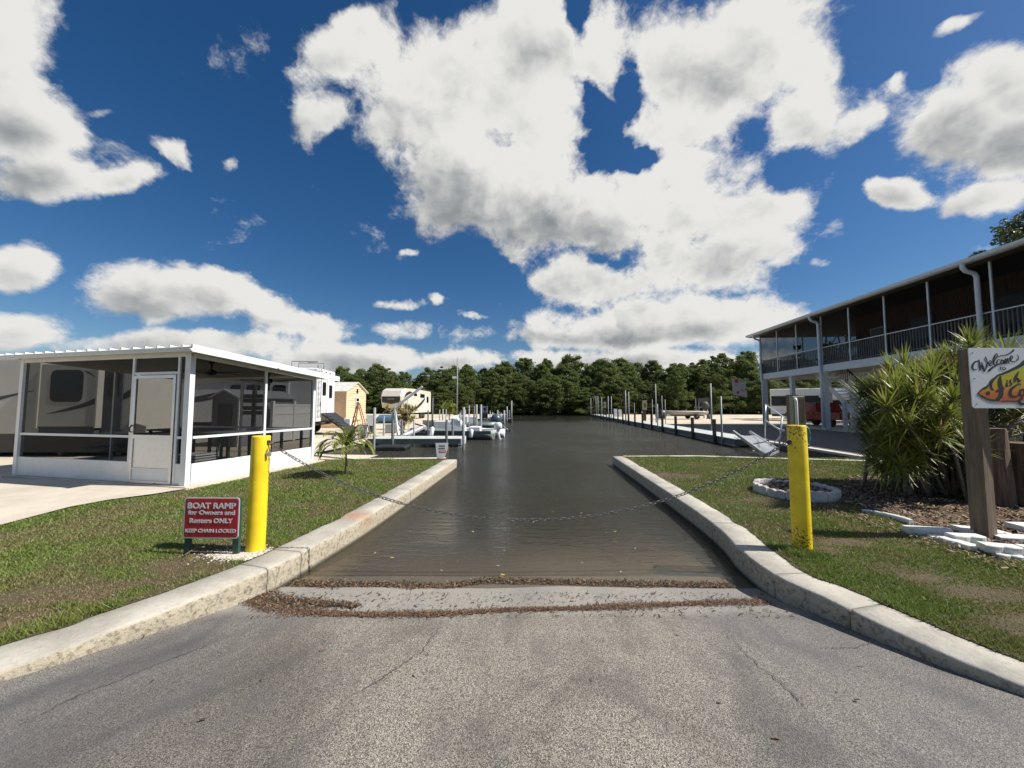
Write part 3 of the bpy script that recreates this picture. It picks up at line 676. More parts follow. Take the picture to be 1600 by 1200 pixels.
def build_curbs():
    labels = ['low weathered concrete curb wall along the left side of the ramp', 'low concrete curb wall along the right side of the ramp, shaded inside']
    for idx, (pin, w) in enumerate(((curb_L_in, -0.36), (curb_R_in, 0.35))):
        t = thing('concrete_curb', labels[idx], 'curb', (0, 0, 0), group='concrete curbs of the boat ramp')
        pts = []                       # resample; keep the bend soft
        sp = [Vector(p) for p in spline([tuple(p) for p in pin], 24)]
        dist = [0]
        for i in range(1, len(sp)): dist.append(dist[-1]+(sp[i]-sp[i-1]).length)
        N = int(dist[-1]/0.05); pts = []
        for i in range(N+1):
            d = dist[-1]*i/N; k = max(j for j in range(len(dist)) if dist[j] <= d+1e-6); k = min(k, len(sp)-2)
            f = (d-dist[k])/max(1e-6, dist[k+1]-dist[k]); pts.append(sp[k].lerp(sp[k+1], f))
        # joints where the photograph shows them
        jp = [G(475, 862), G(425, 890), G(640, 765)] if idx == 0 else [G(1212, 899), G(1110, 817), G(1330, 953)]
        cuts = sorted(min(range(len(pts)), key=lambda i: (pts[i]-j).length) for j in jp); cuts = [0]+cuts+[N]
        sgn = 1 if w > 0 else -1
        for a, b in zip(cuts[:-1], cuts[1:]):
            rings = []
            for i in range(a, b+1):
                p = pts[i].copy(); d = (pts[min(i+1, N)]-pts[max(i-1, 0)]).normalized(); nn = Vector((-d.y, d.x, 0))*sgn
                if i == a and a: p = p+d*0.003
                if i == b and b != N: p = p-d*0.003
                W = abs(w); ch = 0.012+0.010*abs(mnoise.noise((p.x*6, p.y*6, idx)))+0.012*max(0, mnoise.noise((p.x*17, p.y*17, 3)))
                j1 = 0.008*mnoise.noise((p.x*4, p.y*4, 5)); j2 = 0.006*mnoise.noise((p.x*9, p.y*9, 8)); e = 0.012*mnoise.noise((p.x*14, p.y*14, 12))
                prof = [(W, -0.3), (W+j2, -0.004), (W-0.012, 0.004+j2*.3), (W*.5, 0.006+j1*.3), (ch*1.5+e*.5, 0.004), (ch*.35, -ch*.5), (j1*.6, -ch*1.6), (j1+e*.4, -0.10), (0.006+e*.5, -0.17), (0.0, -0.26), (0.01, -1.7)]
                rings.append([p+nn*q+Vector((0, 0, zz)) for q, zz in prof])
            mb = MB(); mb.loft([[tuple(v) for v in r] for r in rings]); mb.build('curb_section', 'curb', t)
    # bulkheads round the basin, with their caps
    a0 = G(690, 716.5); 
    def wall(name, label, pts, capw, group=None):
        t = thing(name, label, 'sea wall', (0, 0, 0))
        mb, cp = MB(), MB()
        for p, q in zip(pts[:-1], pts[1:]):
            d = (q-p).normalized(); n = Vector((-d.y, d.x, 0))
            mb.bar(p+Vector((0, 0, -0.86)), q+Vector((0, 0, -0.86)), 0.16, 1.68); cp.bar(p+Vector((0, 0, -0.010)), q+Vector((0, 0, -0.010)), capw, 0.075)
        mb.build('wall_panel', 'bulkhead', t); cp.build('cap', 'cap', t)
    wall('sea_wall', 'dark sea wall with pale cap behind the left lawn', [G(699, 717), G(560, 718), C(-7.8, 11.3)], 0.22)
    wall('sea_wall', 'long dark sea wall along the left docks', [C(-7.85, 11.5), C(-7.85, 76)], 0.35)
    wall('sea_wall', 'dark sea wall with thin pale cap behind the right lawn', [G(975, 714), G(1090, 713.6), C(9.35, 10.95)], 0.16)
    wall('sea_wall', 'long dark sea wall behind the right dock', [C(9.4, 11.2), C(9.4, 76)], 0.25)

def build_litter():
    l1 = [G(448, 909, -.24), G(560, 912, -.24), G(700, 914, -.24), G(760, 905, -.24), G(900, 909, -.24), G(1050, 912, -.24), G(1140, 913, -.24)]
    x, y = along(l1, 5200, [.02, .022, .022, .018, .02, .022, .02]); y -= 0.05
    stuff(link('leaf_litter', quad_chips('leaf_litter', x, y, road_z(y), (0.008, 0.028), 'wrack', lift=0.008)))
    x, y = along(l1, 3600, [.03]*7); y += 0.0
    stuff(link('leaf_litter', quad_chips('leaf_litter', x, y, np.maximum(road_z(y), WATER)+.001, (0.008, 0.03), 'wrack_dark', lift=0.012)))
    l2 = [G(392, 934, -.2), G(410, 950, -.2), G(470, 962, -.2), G(560, 967, -.2), G(690, 966, -.2), G(800, 957, -.2), G(900, 955, -.2), G(1000, 949, -.2), G(1100, 944, -.2), G(1200, 940, -.2)]
    x, y = along(l2, 17000, [.07, .08, .045, .034, .034, .028, .03, .028, .028, .03])
    stuff(link('leaf_litter', quad_chips('leaf_litter', x, y, road_z(y)+.001, (0.005, 0.020), 'wrack', lift=0.008)))
    l3 = [G(400, 925, -.2), G(440, 940, -.2), G(500, 946, -.2), G(560, 950, -.2)]
    x, y = along(l3, 2600, [.06, .07, .05, .02]); stuff(link('leaf_litter', quad_chips('leaf_litter', x, y, road_z(y)+.001, (0.008, 0.03), 'wrack_dark', lift=0.01)))
    n = 1500; x = rng.uniform(-2.1, 2.3, n); y = rng.uniform(3.02, 3.55, n)
    stuff(link('leaf_litter', quad_chips('leaf_litter', x, y, road_z(y)+.001, (0.006, 0.035), 'wrack_dark', asp=(.12, .5), lift=0.004)))
    n = 46; x = rng.uniform(-1.8, 2.0, n); y = 3.8+rng.random(n)**1.6*4.5
    stuff(link('floating_leaves', quad_chips('floating_leaves', x, y, np.full(n, WATER+.003), (0.012, 0.05), 'float_leaf', asp=(.4, .8), lift=0.002, tilt=0.05)))
    n = 26; x = rng.uniform(-3, 3, n); y = rng.uniform(1.5, 3.0, n); stuff(link('leaf_litter', quad_chips('leaf_litter', x, y, road_z(y)+.002, (0.008, 0.03), 'wrack_dark')))
    # white coral gravel at the left bollard
    c = G(385, 868); n = 4200; a = rng.uniform(0, 6.28, n); r = np.abs(rng.normal(0, .5, n)); x = c.x+np.cos(a)*r*0.40; y = c.y+np.sin(a)*r*0.17
    k = inpoly(x, y, [(p.x, p.y) for p in LAWN_L]); stuff(link('coral_gravel', pebbles('coral_gravel', x[k], y[k], np.full(k.sum(), .012), (0.005, 0.014), 'pebble')))
    # mulch and dry leaves under the bush
    P = np.array([(p.x, p.y) for p in BED]); n = 26000; x = rng.uniform(P[:, 0].min(), 9, n); y = rng.uniform(P[:, 1].min(), P[:, 1].max(), n); k = inpoly(x, y, P); x, y = x[k], y[k]
    stuff(link('mulch', quad_chips('mulch', x, y, np.full(len(x), .012), (0.02, 0.075), 'mulch', asp=(.2, .6), lift=0.03)))
    n = 1000; x = rng.uniform(G(1250, 790).x, G(1580, 880).x, n); y = rng.uniform(3.4, 5.8, n); k = inpoly(x, y, [(p.x, p.y) for p in LAWN_R]); x, y = x[k], y[k]
    stuff(link('dry_leaves', quad_chips('dry_leaves', x, y, np.full(len(x), .03), (0.012, 0.05), 'mulch', asp=(.15, .5), lift=0.02)))
    # cracks in the road surface
    t = None
    for pts in ([(700, 972), (672, 1000), (655, 1022), (615, 1048), (580, 1072), (545, 1092)], [(372, 990), (300, 1018), (240, 1040), (190, 1062), (120, 1090), (30, 1135)], [(1130, 985), (1175, 1030), (1230, 1078), (1262, 1110)], [(1280, 1013), (1330, 1012), (1368, 1004)]):
        ps = []
        for px, py in pts:
            p = G(px, py, -0.1)
            for _ in range(4): p = G(px, py, float(road_z(p.y)))
            ps.append((p.x, p.y))
        mb = MB(); sp = spline(ps, 26); vs = []
        for i, p in enumerate(sp):
            d = sp[min(i+1, len(sp)-1)]-sp[max(i-1, 0)]; d = d/np.hypot(*d); wv = (0.0018+0.0028*abs(mnoise.noise((p[0]*9, p[1]*9, 2))))*min(1, .3+3*i/len(sp), .3+3*(1-i/len(sp)))
            j = 0.022*mnoise.noise((p[0]*16, p[1]*16, 0))+0.012*mnoise.noise((p[0]*50, p[1]*50, 0)); nn = np.array([-d[1], d[0]])
            for s_ in (-1, 1):
                q = p+nn*(j+s_*wv); vs.append((q[0], q[1], float(road_z(q[1]))+0.0065+0.006*mnoise.noise((q[0]*1.3, q[1]*1.3, 0))))
        mb.add(vs, [(2*i, 2*i+1, 2*i+3, 2*i+2) for i in range(len(sp)-1)]); o = mb.build('road_crack', 'dark_grey'); struct(o)
# ------------------------------------------------------------------ large structures
def solve_px(P0, P1, px):           # parameter along P0->P1 whose image lies in column px
    lo, hi = 0.0, 1.0
    f = lambda t: 800+FPX*(P0.x+(P1.x-P0.x)*t)/(P0.y+(P1.y-P0.y)*t)/ (math.cos(PITCH)+0.0)-px
    for _ in range(40):
        m = (lo+hi)/2
        if f(m) < 0: lo = m
        else: hi = m
    return lo

def build_screen_room():
    P0, P1 = G(292, 762), G(492, 723.5); d = P1-P0; L = d.length; W = 4.75
    rz = -math.atan2(d.x, d.y)+R(1.5)
    t = thing('screen_room', 'white screened patio room with ribbed metal roof beside the left lawn', 'screen room', P0, rz)
    zt = lambda y: 2.50-0.23*y/L
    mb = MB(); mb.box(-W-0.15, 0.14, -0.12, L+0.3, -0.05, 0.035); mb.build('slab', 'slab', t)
    MB().box(-W+.1, -.05, .05, L-.06, .036, .044).build('floor', 'room_floor_shade', t)  # dark sheet added over the slab, standing in for the room's shade
    def post(x, y, w, dd, top=None): MB().box(x-w/2, x+w/2, y-dd/2, y+dd/2, 0.036, (top or zt(y)), 0.004).build('post', 'white_metal', t)
    post(-0.065, 0.0, 0.13, 0.09); post(-0.31, 0, 0.05, 0.05); post(-1.47, 0, 0.055, 0.05); post(-W+0.05, 0, 0.10, 0.09)
    ym = L*solve_px(P0, P1, 416)
    post(0, ym, 0.05, 0.055); post(0, L-0.04, 0.08, 0.08); post(-W+0.04, L-0.04, 0.08, 0.08); post(-W*0.5, L-0.03, 0.05, 0.05); post(-W+0.03, ym, 0.05, 0.05)
    def kick(x0, x1, y0, y1): MB().box(x0, x1, y0, y1, 0.04, 0.43, 0.004).build('kick_panel', 'white_paint', t)
    def rail(x0, x1, y0, y1, z): MB().box(x0, x1, y0, y1, z-0.025, z+0.025, 0.003).build('rail', 'white_metal', t)
    kick(-W+0.1, -1.50, -0.018, 0.012); kick(-0.285, -0.135, -0.018, 0.012)
    kick(-0.015, 0.015, 0.05, ym-0.03); kick(-0.015, 0.015, ym+0.03, L-0.085)
    rail(-W+0.1, -1.50, -0.02, 0.02, 0.915); rail(-0.285, -0.135, -0.02, 0.02, 0.915); rail(-0.018, 0.022, 0.05, ym-0.03, 0.915); rail(-0.018, 0.022, ym+0.03, L-0.085, 0.915)
    rail(-W+0.1, -W*.5-.03, L-0.05, L-0.01, 0.915); rail(-W*.5+.03, -0.05, L-0.05, L-0.01, 0.915)
    rail(-1.44, -0.34, -0.02, 0.02, 2.14)
    mb = MB(); mb.box(-W, 0.0, -0.04, 0.02, 2.44, 2.53); mb.build('header', 'white_metal', t)
    mb = MB(); mb.prism_x([(0.03, 2.42), (L, 2.20), (L, 2.29), (0.03, 2.52)], -0.03, 0.03); mb.build('header', 'white_metal', t)
    mb = MB(); mb.box(-W, 0, L-0.06, L, 2.18, 2.27); mb.build('header', 'white_metal', t)
    def scr(a, b, z0, z1, zb1=None):
        mb = MB(); mb.add([(a[0], a[1], z0), (b[0], b[1], z0), (b[0], b[1], zb1 or z1), (a[0], a[1], z1)], [(0, 1, 2, 3)]); mb.build('screen_panel', 'screen', t)
    for a, b in ((-W+.1, -1.50), (-0.285, -0.135)):
        scr((a, 0.0), (b, 0.0), 0.43, 0.89); scr((a, 0.0), (b, 0.0), 0.94, 2.44)
    scr((-1.44, 0), (-0.34, 0), 2.165, 2.44)
    for a, b in ((0.05, ym-.03), (ym+.03, L-.085)):
        scr((0, a), (0, b), 0.43, 0.89); scr((0, a), (0, b), 0.94, zt(a)-.08, zt(b)-.08)
    for a, b in ((-W+.1, -W*.5-.03), (-W*.5+.03, -.05)):
        scr((a, L-.03), (b, L-.03), 0.04, 0.89); scr((a, L-.03), (b, L-.03), 0.94, 2.2)
    # screen door: frame with sub-parts
    fr = MB()
    for x0, x1, z0, z1 in ((-1.425, -1.365, .05, 2.10), (-0.42, -0.36, .05, 2.10), (-1.365, -0.42, 2.04, 2.10), (-1.365, -0.42, .88, .955), (-1.365, -0.42, .30, .325), (-1.365, -0.42, .05, .09)):
        fr.box(x0, x1, -0.035, 0.0, z0, z1, 0.003)
    door = fr.build('screen_door', 'alu', t)
    MB().box(-1.365, -.42, -.02, -.012, .09, .30).build('lower_panel', 'white_metal', door); MB().box(-1.365, -.42, -.02, -.012, .325, .88).build('lower_panel', 'alu', door)
    mb = MB(); mb.add([(-1.365, -.017, .955), (-.42, -.017, .955), (-.42, -.017, 2.04), (-1.365, -.017, 2.04)], [(0, 1, 2, 3)]); mb.build('door_screen', 'screen', door)
    mb = MB(); mb.tube([(-1.395, -.04, 1.0), (-1.395, -.075, 1.02), (-1.395, -.08, 1.08), (-1.395, -.04, 1.14)], .012, 6); mb.build('handle', 'black', door)
    # roof: each interlocking pan is a panel of its own
    pw, x, k = 0.305, -W-0.45, 0
    y0, y1 = -0.22, L+0.55; zr = lambda y: 2.555-0.23*y/L
    while x < 0.28:
        x1 = min(x+pw, 0.30); mb = MB()
        prof = [(x, 0), (x1-.003, 0), (x1-.003, 0.012), (x+.05, 0.012), (x+.042, .062), (x+.012, .062), (x, .012)]
        vs = [(px_, y0, zr(y0)+pz) for px_, pz in prof]+[(px_, y1, zr(y1)+pz) for px_, pz in prof]; n = len(prof)
        mb.add(vs, [tuple(range(n)), tuple(reversed(range(n, 2*n)))]+[(i, n+i, n+(i+1) % n, (i+1) % n) for i in range(n)]); mb.build('roof_panel', 'cream_roof', t)
        x += pw
    mb = MB(); mb.box(-W-.47, .32, y0-.05, y0-.004, zr(y0)-.075, zr(y0)+.012, .006); mb.build('fascia', 'cream_roof', t)
    mb = MB(); mb.prism_x([(y0-.05, zr(y0)-.085), (y1, zr(y1)-.085), (y1, zr(y1)+.05), (y0-.05, zr(y0)+.05)], .302, .335); mb.build('fascia', 'white_metal', t)
    mb = MB(); mb.tube([(.30, -.29, zr(y0)-.05), (.36, -.29, zr(y0)-.055)], .022, 8); mb.tube([(.335, ym, zr(ym)-.07), (.40, ym-.03, zr(ym)-.07)], .02, 8); mb.build('drain_spout', 'white_metal', t)
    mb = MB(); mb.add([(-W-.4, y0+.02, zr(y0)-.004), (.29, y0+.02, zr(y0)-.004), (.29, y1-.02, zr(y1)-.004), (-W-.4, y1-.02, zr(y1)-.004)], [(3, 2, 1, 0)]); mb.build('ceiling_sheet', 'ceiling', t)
    # furniture in the room: things of their own
    def at(x, y, z=0.036): return Vector((P0.x+x*math.cos(rz)-y*math.sin(rz), P0.y+x*math.sin(rz)+y*math.cos(rz), z))
    for nm, x, y, lx, ly, lab, m in (('work_table', -1.0, 1.35, 1.5, .8, 'long grey work table inside the screen room behind the door side', 'mid_grey'), ('work_table', -.75, 2.65, 1.1, .75, 'pale topped table at the back of the screen room', 'white_paint'), ('work_table', -2.7, 1.9, 1.5, .8, 'dark table at the left end of the screen room', 'dark_grey')):
        q = thing(nm, lab, 'table', at(x, y), rz, 'tables in the screen room')
        MB().box(-lx/2, lx/2, -ly/2, ly/2, .86, .90, .008).build('tabletop', m, q)
        for sx in (-1, 1):
            for sy in (-1, 1): MB().box(sx*(lx/2-.06)-.025, sx*(lx/2-.06)+.025, sy*(ly/2-.06)-.025, sy*(ly/2-.06)+.025, 0, .858).build('leg', 'dark_grey', q)
    b = MB().box(-.22, .22, -.15, .15, 0, .30, .02).build('storage_box', 'tan_box', None, loc=at(-.45, 1.75, 0.04), rz=rz); tag(b, 'tan storage box on the floor under the tables in the screen room', 'box')
    b = MB().box(-.2, .2, -.2, .2, 0, .28, .02)
    for k in range(5): b.box(-.23, .23, -.2, .2, .05*k+.29, .05*k+.32, .006)
    tag(b.build('stacked_trays', 'white_paint', None, loc=at(-.4, .45, .04), rz=rz), 'white stacked trays low in the front corner of the screen room', 'trays')
    for i, (x, y, z_, lab) in enumerate(((-.85, 1.0, 2.47, 'black ceiling fan nearest the corner post in the screen room'), (-.9, 2.5, 2.38, 'black ceiling fan further back in the screen room'))):
        q = thing('ceiling_fan', lab, 'fan', at(x, y, z_), rz, 'ceiling fans in the screen room')
        mb = MB(); mb.lathe([(.0, 0), (.06, 0), (.02, -.05), (.015, -.16), (.09, -.18), (.10, -.25), (.05, -.29), (0, -.29)], 14); mb.build('motor', 'black', q)
        for k in range(5):
            a = 6.283*k/5+.3; c_, s_ = math.cos(a), math.sin(a); mb = MB()
            pr = [(.10, -.03), (.16, -.06), (.58, -.07), (.60, 0), (.58, .07), (.16, .06), (.10, .03)]
            mb.poly([(u*c_-v*s_, u*s_+v*c_, -.225+v*.15) for u, v in pr], .008, (0, 0, 1)); mb.build('blade', 'black', q)
    mb = MB(); mb.tube([at(-.55, 1.0, .88), at(-.52, .96, .75), at(-.53, .93, .5), at(-.57, .93, .42)], .013, 6); mb.tube([at(-.45, 1.0, .88), at(-.44, .95, .72), at(-.5, .93, .5), at(-.5, .93, .44)], .013, 6)
    tag(mb.build('garden_hose', 'hose'), 'green hose ends hanging off the table in the screen room', 'hose')

def wheel(parent, x, y, z, r, w, axis='x', hub='galv'):
    rot = (lambda p: p) if axis == 'x' else (lambda p: (-p[1], p[0], p[2]))
    mb = MB(); rings = []
    for rr, xx in ((r*.55, -w/2), (r*.93, -w/2), (r, -w*.3), (r, w*.3), (r*.93, w/2), (r*.55, w/2)):
        rings.append([tuple(Vector(rot((xx, rr*math.cos(a), rr*math.sin(a))))+Vector((x, y, z))) for a in np.linspace(0, 2*math.pi, 18, endpoint=False)])
    mb.loft(rings); ty = mb.build('wheel', 'rubber', parent)
    mb = MB(); rings = []
    for rr, xx in ((r*.1, -w*.52), (r*.5, -w*.40), (r*.55, -w*.3), (r*.55, w*.3), (r*.5, w*.40), (r*.1, w*.52)):
        rings.append([tuple(Vector(rot((xx, rr*math.cos(a), rr*math.sin(a))))+Vector((x, y, z))) for a in np.linspace(0, 2*math.pi, 12, endpoint=False)])
    mb.loft(rings); mb.build('rim', hub, ty)

def rwin(parent, x0, x1, y, z0, z1, m='black_glass', name='window', fm='black', axis='y'):   # rounded window in a wall facing -y (or +x)
    r = min(x1-x0, z1-z0)*.18; pts = []
    for cx, cz, a0 in ((x1-r, z1-r, 0), (x0+r, z1-r, 90), (x0+r, z0+r, 180), (x1-r, z0+r, 270)):
        for k in range(4): a = R(a0+30*k); pts.append((cx+r*math.cos(a), cz+r*math.sin(a)))
    cx, cz = (x0+x1)/2, (z0+z1)/2
    e = 0.035; big = [(cx+(p-cx)*(1+2*e/(x1-x0)), cz+(q-cz)*(1+2*e/(z1-z0))) for p, q in pts]
    mb, mf = MB(), MB()
    if axis == 'y':
        mf.poly([(p, y, q) for p, q in big], .012, (0, -1, 0)); mb.poly([(p, y-.0125, q) for p, q in pts], .006, (0, -1, 0))
    else:
        mf.poly([(y, p, q) for p, q in big], .012, (1, 0, 0)); mb.poly([(y+.0125, p, q) for p, q in pts], .006, (1, 0, 0))
    f = mf.build(name, fm, parent); mb.build('pane', m, f); return f
def swoosh(parent, pts, y, m, axis='y', name='stripe'):
    mb = MB(); sp = spline(pts, 8); vs = []
    for i, (p, q, w) in enumerate(sp):
        for s in (-1, 1): vs.append((p, y, q+s*w/2) if axis == 'y' else (y, p, q+s*w/2))
    mb.add(vs, [(2*i, 2*i+1, 2*i+3, 2*i+2) for i in range(len(sp)-1)]); return mb.build(name, m, parent)

def rounded_prof(x0, x1, z0, z1, r=0.12):
    pts = []
    for cx, cz, a0 in ((x1-r, z1-r, 0), (x0+r, z1-r, 90)):
        for k in range(4): a = R(a0+30*k); pts.append((cx+r*math.cos(a), cz+r*math.sin(a)))
    return pts+[(x0, z0), (x1, z0)]

def build_left_vehicles():
    # travel trailer behind the screen room, left
    t = thing('travel_trailer', 'light grey travel trailer with dark slide window and black swoosh behind the screen room', 'trailer', (-12.8, 11.3, 0)); t.scale = (.8, .8, .9)
    mb = MB(); mb.prism_x([(q, z) for q, z in rounded_prof(0, 2.45, .75, 3.35)], -10.0, 1.5); mb.build('body', 'rv_grey', t)
    MB().box(-9.9, 1.42, .06, 2.4, .12, .748).build('underframe', 'black', t)
    mb = MB(); mb.prism_x([(q, z) for q, z in rounded_prof(-.20, .02, 1.0, 3.1, .05)], -1.75, .45); sl = mb.build('slide_out', 'rv_grey', t)
    MB().box(-1.8, -1.72, -.24, .0, .95, 3.14).build('slide_trim', 'rv_grey', sl); MB().box(.42, .48, -.24, .0, .95, 3.14).build('slide_trim', 'rv_grey', sl)
    MB().box(-1.70, .40, -.18, .0, .74, .998).build('slide_skirt', 'dark_grey', sl)
    rwin(t, -1.30, -.15, -.201, 1.85, 2.85); swoosh(t, [(-1.4, 1.42, .01), (-.7, 1.55, .09), (0, 1.72, .15), (.41, 1.86, .2)], -.206, 'black'); swoosh(t, [(-.12, 2.85, .01), (.05, 2.80, .06), (.3, 2.66, .02)], -.206, 'black')
    MB().box(.50, 1.20, -.03, -.002, .82, 2.95, .01).build('door', 'dark_grey', t); rwin(t, .65, 1.05, -.031, 2.05, 2.75)
    swoosh(t, [(1.22, 2.0, .2), (1.35, 2.06, .24), (1.48, 2.12, .26)], -.006, 'black'); swoosh(t, [(-6, 1.4, .02), (-4.5, 1.7, .2), (-3.2, 2.0, .1), (-2.2, 2.2, .02)], -.006, 'black')
    rwin(t, -6.3, -5.0, -.001, 1.9, 2.7)
    for x in (-4.6, -3.7): wheel(t, x, .25, .36, .36, .22, 'y')
    MB().box(.6, 1.2, -.7, -.1, .30, .36).build('entry_step', 'galv_dark', t)
    for i, x in enumerate((-1.3, .9)): MB().box(x-.05, x+.05, .2, .3, 0, .548).build('jack', 'galv', t)
    # beige cottage wall seen through the screen door
    t = thing('cottage', 'beige cottage with stone lower wall seen through the screen door', 'building', (-17.4, 18.5, 0))
    MB().box(-3.5, 1.35, 0, 5, 1.25, 3.0).build('wall', 'beige', t); MB().box(-3.56, 1.41, -.05, 5.05, 0, 1.248).build('stone_base', 'gravel_white', t)
    mb = MB(); mb.prism_x([(-.4, 2.95), (5.4, 2.95), (2.5, 4.1)], -3.8, 1.7); mb.build('roof', 'roof_shed', t); rwin(t, -2.6, -1.6, -.001, 1.6, 2.5)
    # grey storage shed with a gable
    t = thing('storage_shed', 'grey gabled storage shed behind the screen room', 'shed', (-11.45, 14.2, 0), R(-12))
    mb = MB(); mb.box(0, 1.25, 0, 2.6, 0, 1.86); mb.prism_y([(0, 1.861), (1.25, 1.861), (.625, 2.12)], 0, 2.6); mb.build('wall', 'shed_grey', t)
    mb = MB()
    for s in (-1, 1): mb.bar((.625+s*.36, -.08, 1.985+.0), (.625+s*.36, 2.7, 1.985), .86, .03, up=(s*.38, 0, .92))
    mb.build('roof', 'shed_grey', t)
    for a, b in (((-.08, -.09, 1.82), (.625, -.09, 2.13)), ((.625, -.09, 2.13), (1.33, -.09, 1.82))): mb = MB(); mb.bar(a, b, .03, .06); mb.build('trim', 'white_paint', t)
    MB().box(1.2, 1.27, -.015, .06, 0, 1.84).build('trim', 'white_paint', t); MB().box(.3, .95, -.03, -.002, .05, 1.6).build('door', 'dark_grey', t)
    # wooden sign boards on a post behind the room
    t = thing('board_post', 'brown wooden boards on a dark post behind the screen room', 'sign post', GY(396, 660, 12.6).to_2d().to_3d())
    MB().box(-.05, .05, -.05, .05, 0, 2.25).build('post', 'wood_dock', t)
    for k, z in enumerate((1.22, 1.38, 1.62, 1.78)): MB().box(-.34, .34, -.08, -.052, z, z+.13).build('board', 'wood_dock', t)
    # white vinyl fence
    A, B = G(424, 693), G(486, 684.5); d = B-A; L = d.length; rz = math.atan2(d.y, d.x)
    t = thing('vinyl_fence', 'white vinyl privacy fence behind the screen room', 'fence', A, rz)
    n = 2
    for i in range(n+1):
        x = L*(i/n)*(1 if i < 2 else 1); MB().box(x-.06, x+.06, -.06, .06, 0, 1.72, .01).build('post', 'white_paint', t)
    for i in range(n):
        x0, x1 = L*i/n+.062, L*(i+1)/n-.062
        MB().box(x0, x1, -.03, .03, .05, .14).build('rail', 'white_paint', t); MB().box(x0, x1, -.03, .03, 1.16, 1.24).build('rail', 'white_paint', t); MB().box(x0, x1, -.03, .03, 1.52, 1.60).build('rail', 'white_paint', t)
        MB().box(x0, x1, -.012, .012, .142, 1.158).build('panel', 'white_paint', t); MB().box(x0, x1, -.012, .012, 1.242, 1.518).build('panel', 'white_paint', t)
    # white toy hauler
    cA, cB = Vector((-10.1, 19.2, 0)), Vector((-10.4, 21.75, 0)); d = cB-cA
    t = thing('toy_hauler', 'tall white toy hauler trailer with folded black ramp beyond the screen room', 'trailer', cA, math.atan2(-d.x, d.y))
    mb = MB(); mb.prism_x([(q, z) for q, z in rounded_prof(0, 2.56, .72, 3.5, .08)], -10, 0); mb.build('body', 'rv_white', t)
    MB().box(-9.9, -.1, .1, 2.46, .5, .718).build('underframe', 'black', t)
    mb = MB()
    for z0, z1, y0, y1 in ((.95, 2.95, .55, .57), (.95, 2.95, 1.38, 1.40), (2.95, 2.97, .55, 1.4)): mb.box(.001, .012, y0, y1, z0, z1)
    mb.build('door_seam', 'mid_grey', t)
    rwin(t, .78, 1.18, .002, 2.12, 2.78, axis='x'); rwin(t, 1.72, 2.12, .002, 2.0, 2.66, axis='x')
    MB().box(.002, .04, .45, .52, 1.5, 1.75).build('latch', 'black', t)
    mb = MB()
    for y in (.06, .38): mb.tube([(.06, y, .9), (.06, y, 3.5), (-.05, y, 3.78), (-.5, y, 3.78)], .015, 6)
    for k in range(9): mb.tube([(.06, .06, 1.0+.3*k), (.06, .38, 1.0+.3*k)], .012, 6)
    mb.build('ladder', 'galv', t)
    mb = MB(); mb.tube([(-.1, .3, 3.5), (-.1, .3, 3.86), (-1.4, .3, 3.86), (-1.4, .3, 3.5)], .02, 6); mb.tube([(-.1, 1.1, 3.5), (-.1, 1.1, 3.86), (-1.4, 1.1, 3.86), (-1.4, 1.1, 3.5)], .02, 6); mb.build('roof_rack', 'galv_dark', t)
    for y in (.5, 1.1, 1.7): MB().box(.001, .05, y, y+.09, 3.33, 3.38).build('marker_light', 'galv_dark', t)
    r = MB(); r.bar((.12, 1.35, 1.12), (1.55, 1.15, .10), 1.5, .08); rp = r.build('ramp', 'black', t)
    for k in range(5): u = .15+k*.17; mb = MB(); mb.bar((.12+1.43*u, .62-.04*u, 1.17-1.02*u), (.12+1.43*u, 2.06-.2*u, 1.17-1.02*u), .05, .05); mb.build('ramp_rung', 'dark_grey', rp)
    for x in (-1.0, -1.9): wheel(t, x, .2, .36, .36, .24, 'y'); wheel(t, x, 2.36, .36, .36, .24, 'y')
    mb = MB(); mb.tube([(.0, .2, .62), (.25, .2, .62), (.25, 2.3, .62), (.0, 2.3, .62)], .05, 6); mb.build('bumper', 'black', t)
    # its camera side: slide with door, dark windows, stripe
    MB().box(-2.25, -1.35, -.06, -.001, .9, 2.95, .01).build('door', 'rv_white', t); rwin(t, -2.08, -1.52, -.061, 1.75, 2.55)
    MB().box(-2.35, -2.26, -.08, -.001, .85, 3.0).build('door_trim', 'black', t)
    rwin(t, -4.1, -3.55, -.001, 2.1, 2.55); rwin(t, -3.35, -2.75, -.001, 2.1, 2.55); MB().box(-6, -2.4, -.09, -.001, 2.78, 2.86).build('awning_rail', 'black', t)
    swoosh(t, [(-8, 1.6, .05), (-6, 1.8, .25), (-5, 2.0, .3), (-4.4, 2.2, .05)], -.005, 'dark_grey')
    MB().box(-9.3, -6.4, -.5, -.001, 1.1, 3.1, .03).build('slide_out', 'rv_white', t); rwin(t, -8.9, -7.2, -.501, 1.9, 2.7)
    # peach shed
    t = thing('garden_shed', 'small peach lap-sided shed with pale gable roof beyond the trailer', 'shed', (-11.8, 26.4, 0), R(-3.5))
    D, Wd, ze, zp = 3.05, 3.0, 2.62, 3.25
    mb = MB(); mb.box(-Wd, 0, 0, D, 0, ze); mb.prism_x([(0, ze+.001), (D, ze+.001), (D/2, zp)], -Wd, 0); mb.build('wall', 'peach', t)
    sid = MB(); z = .02; kk = 0
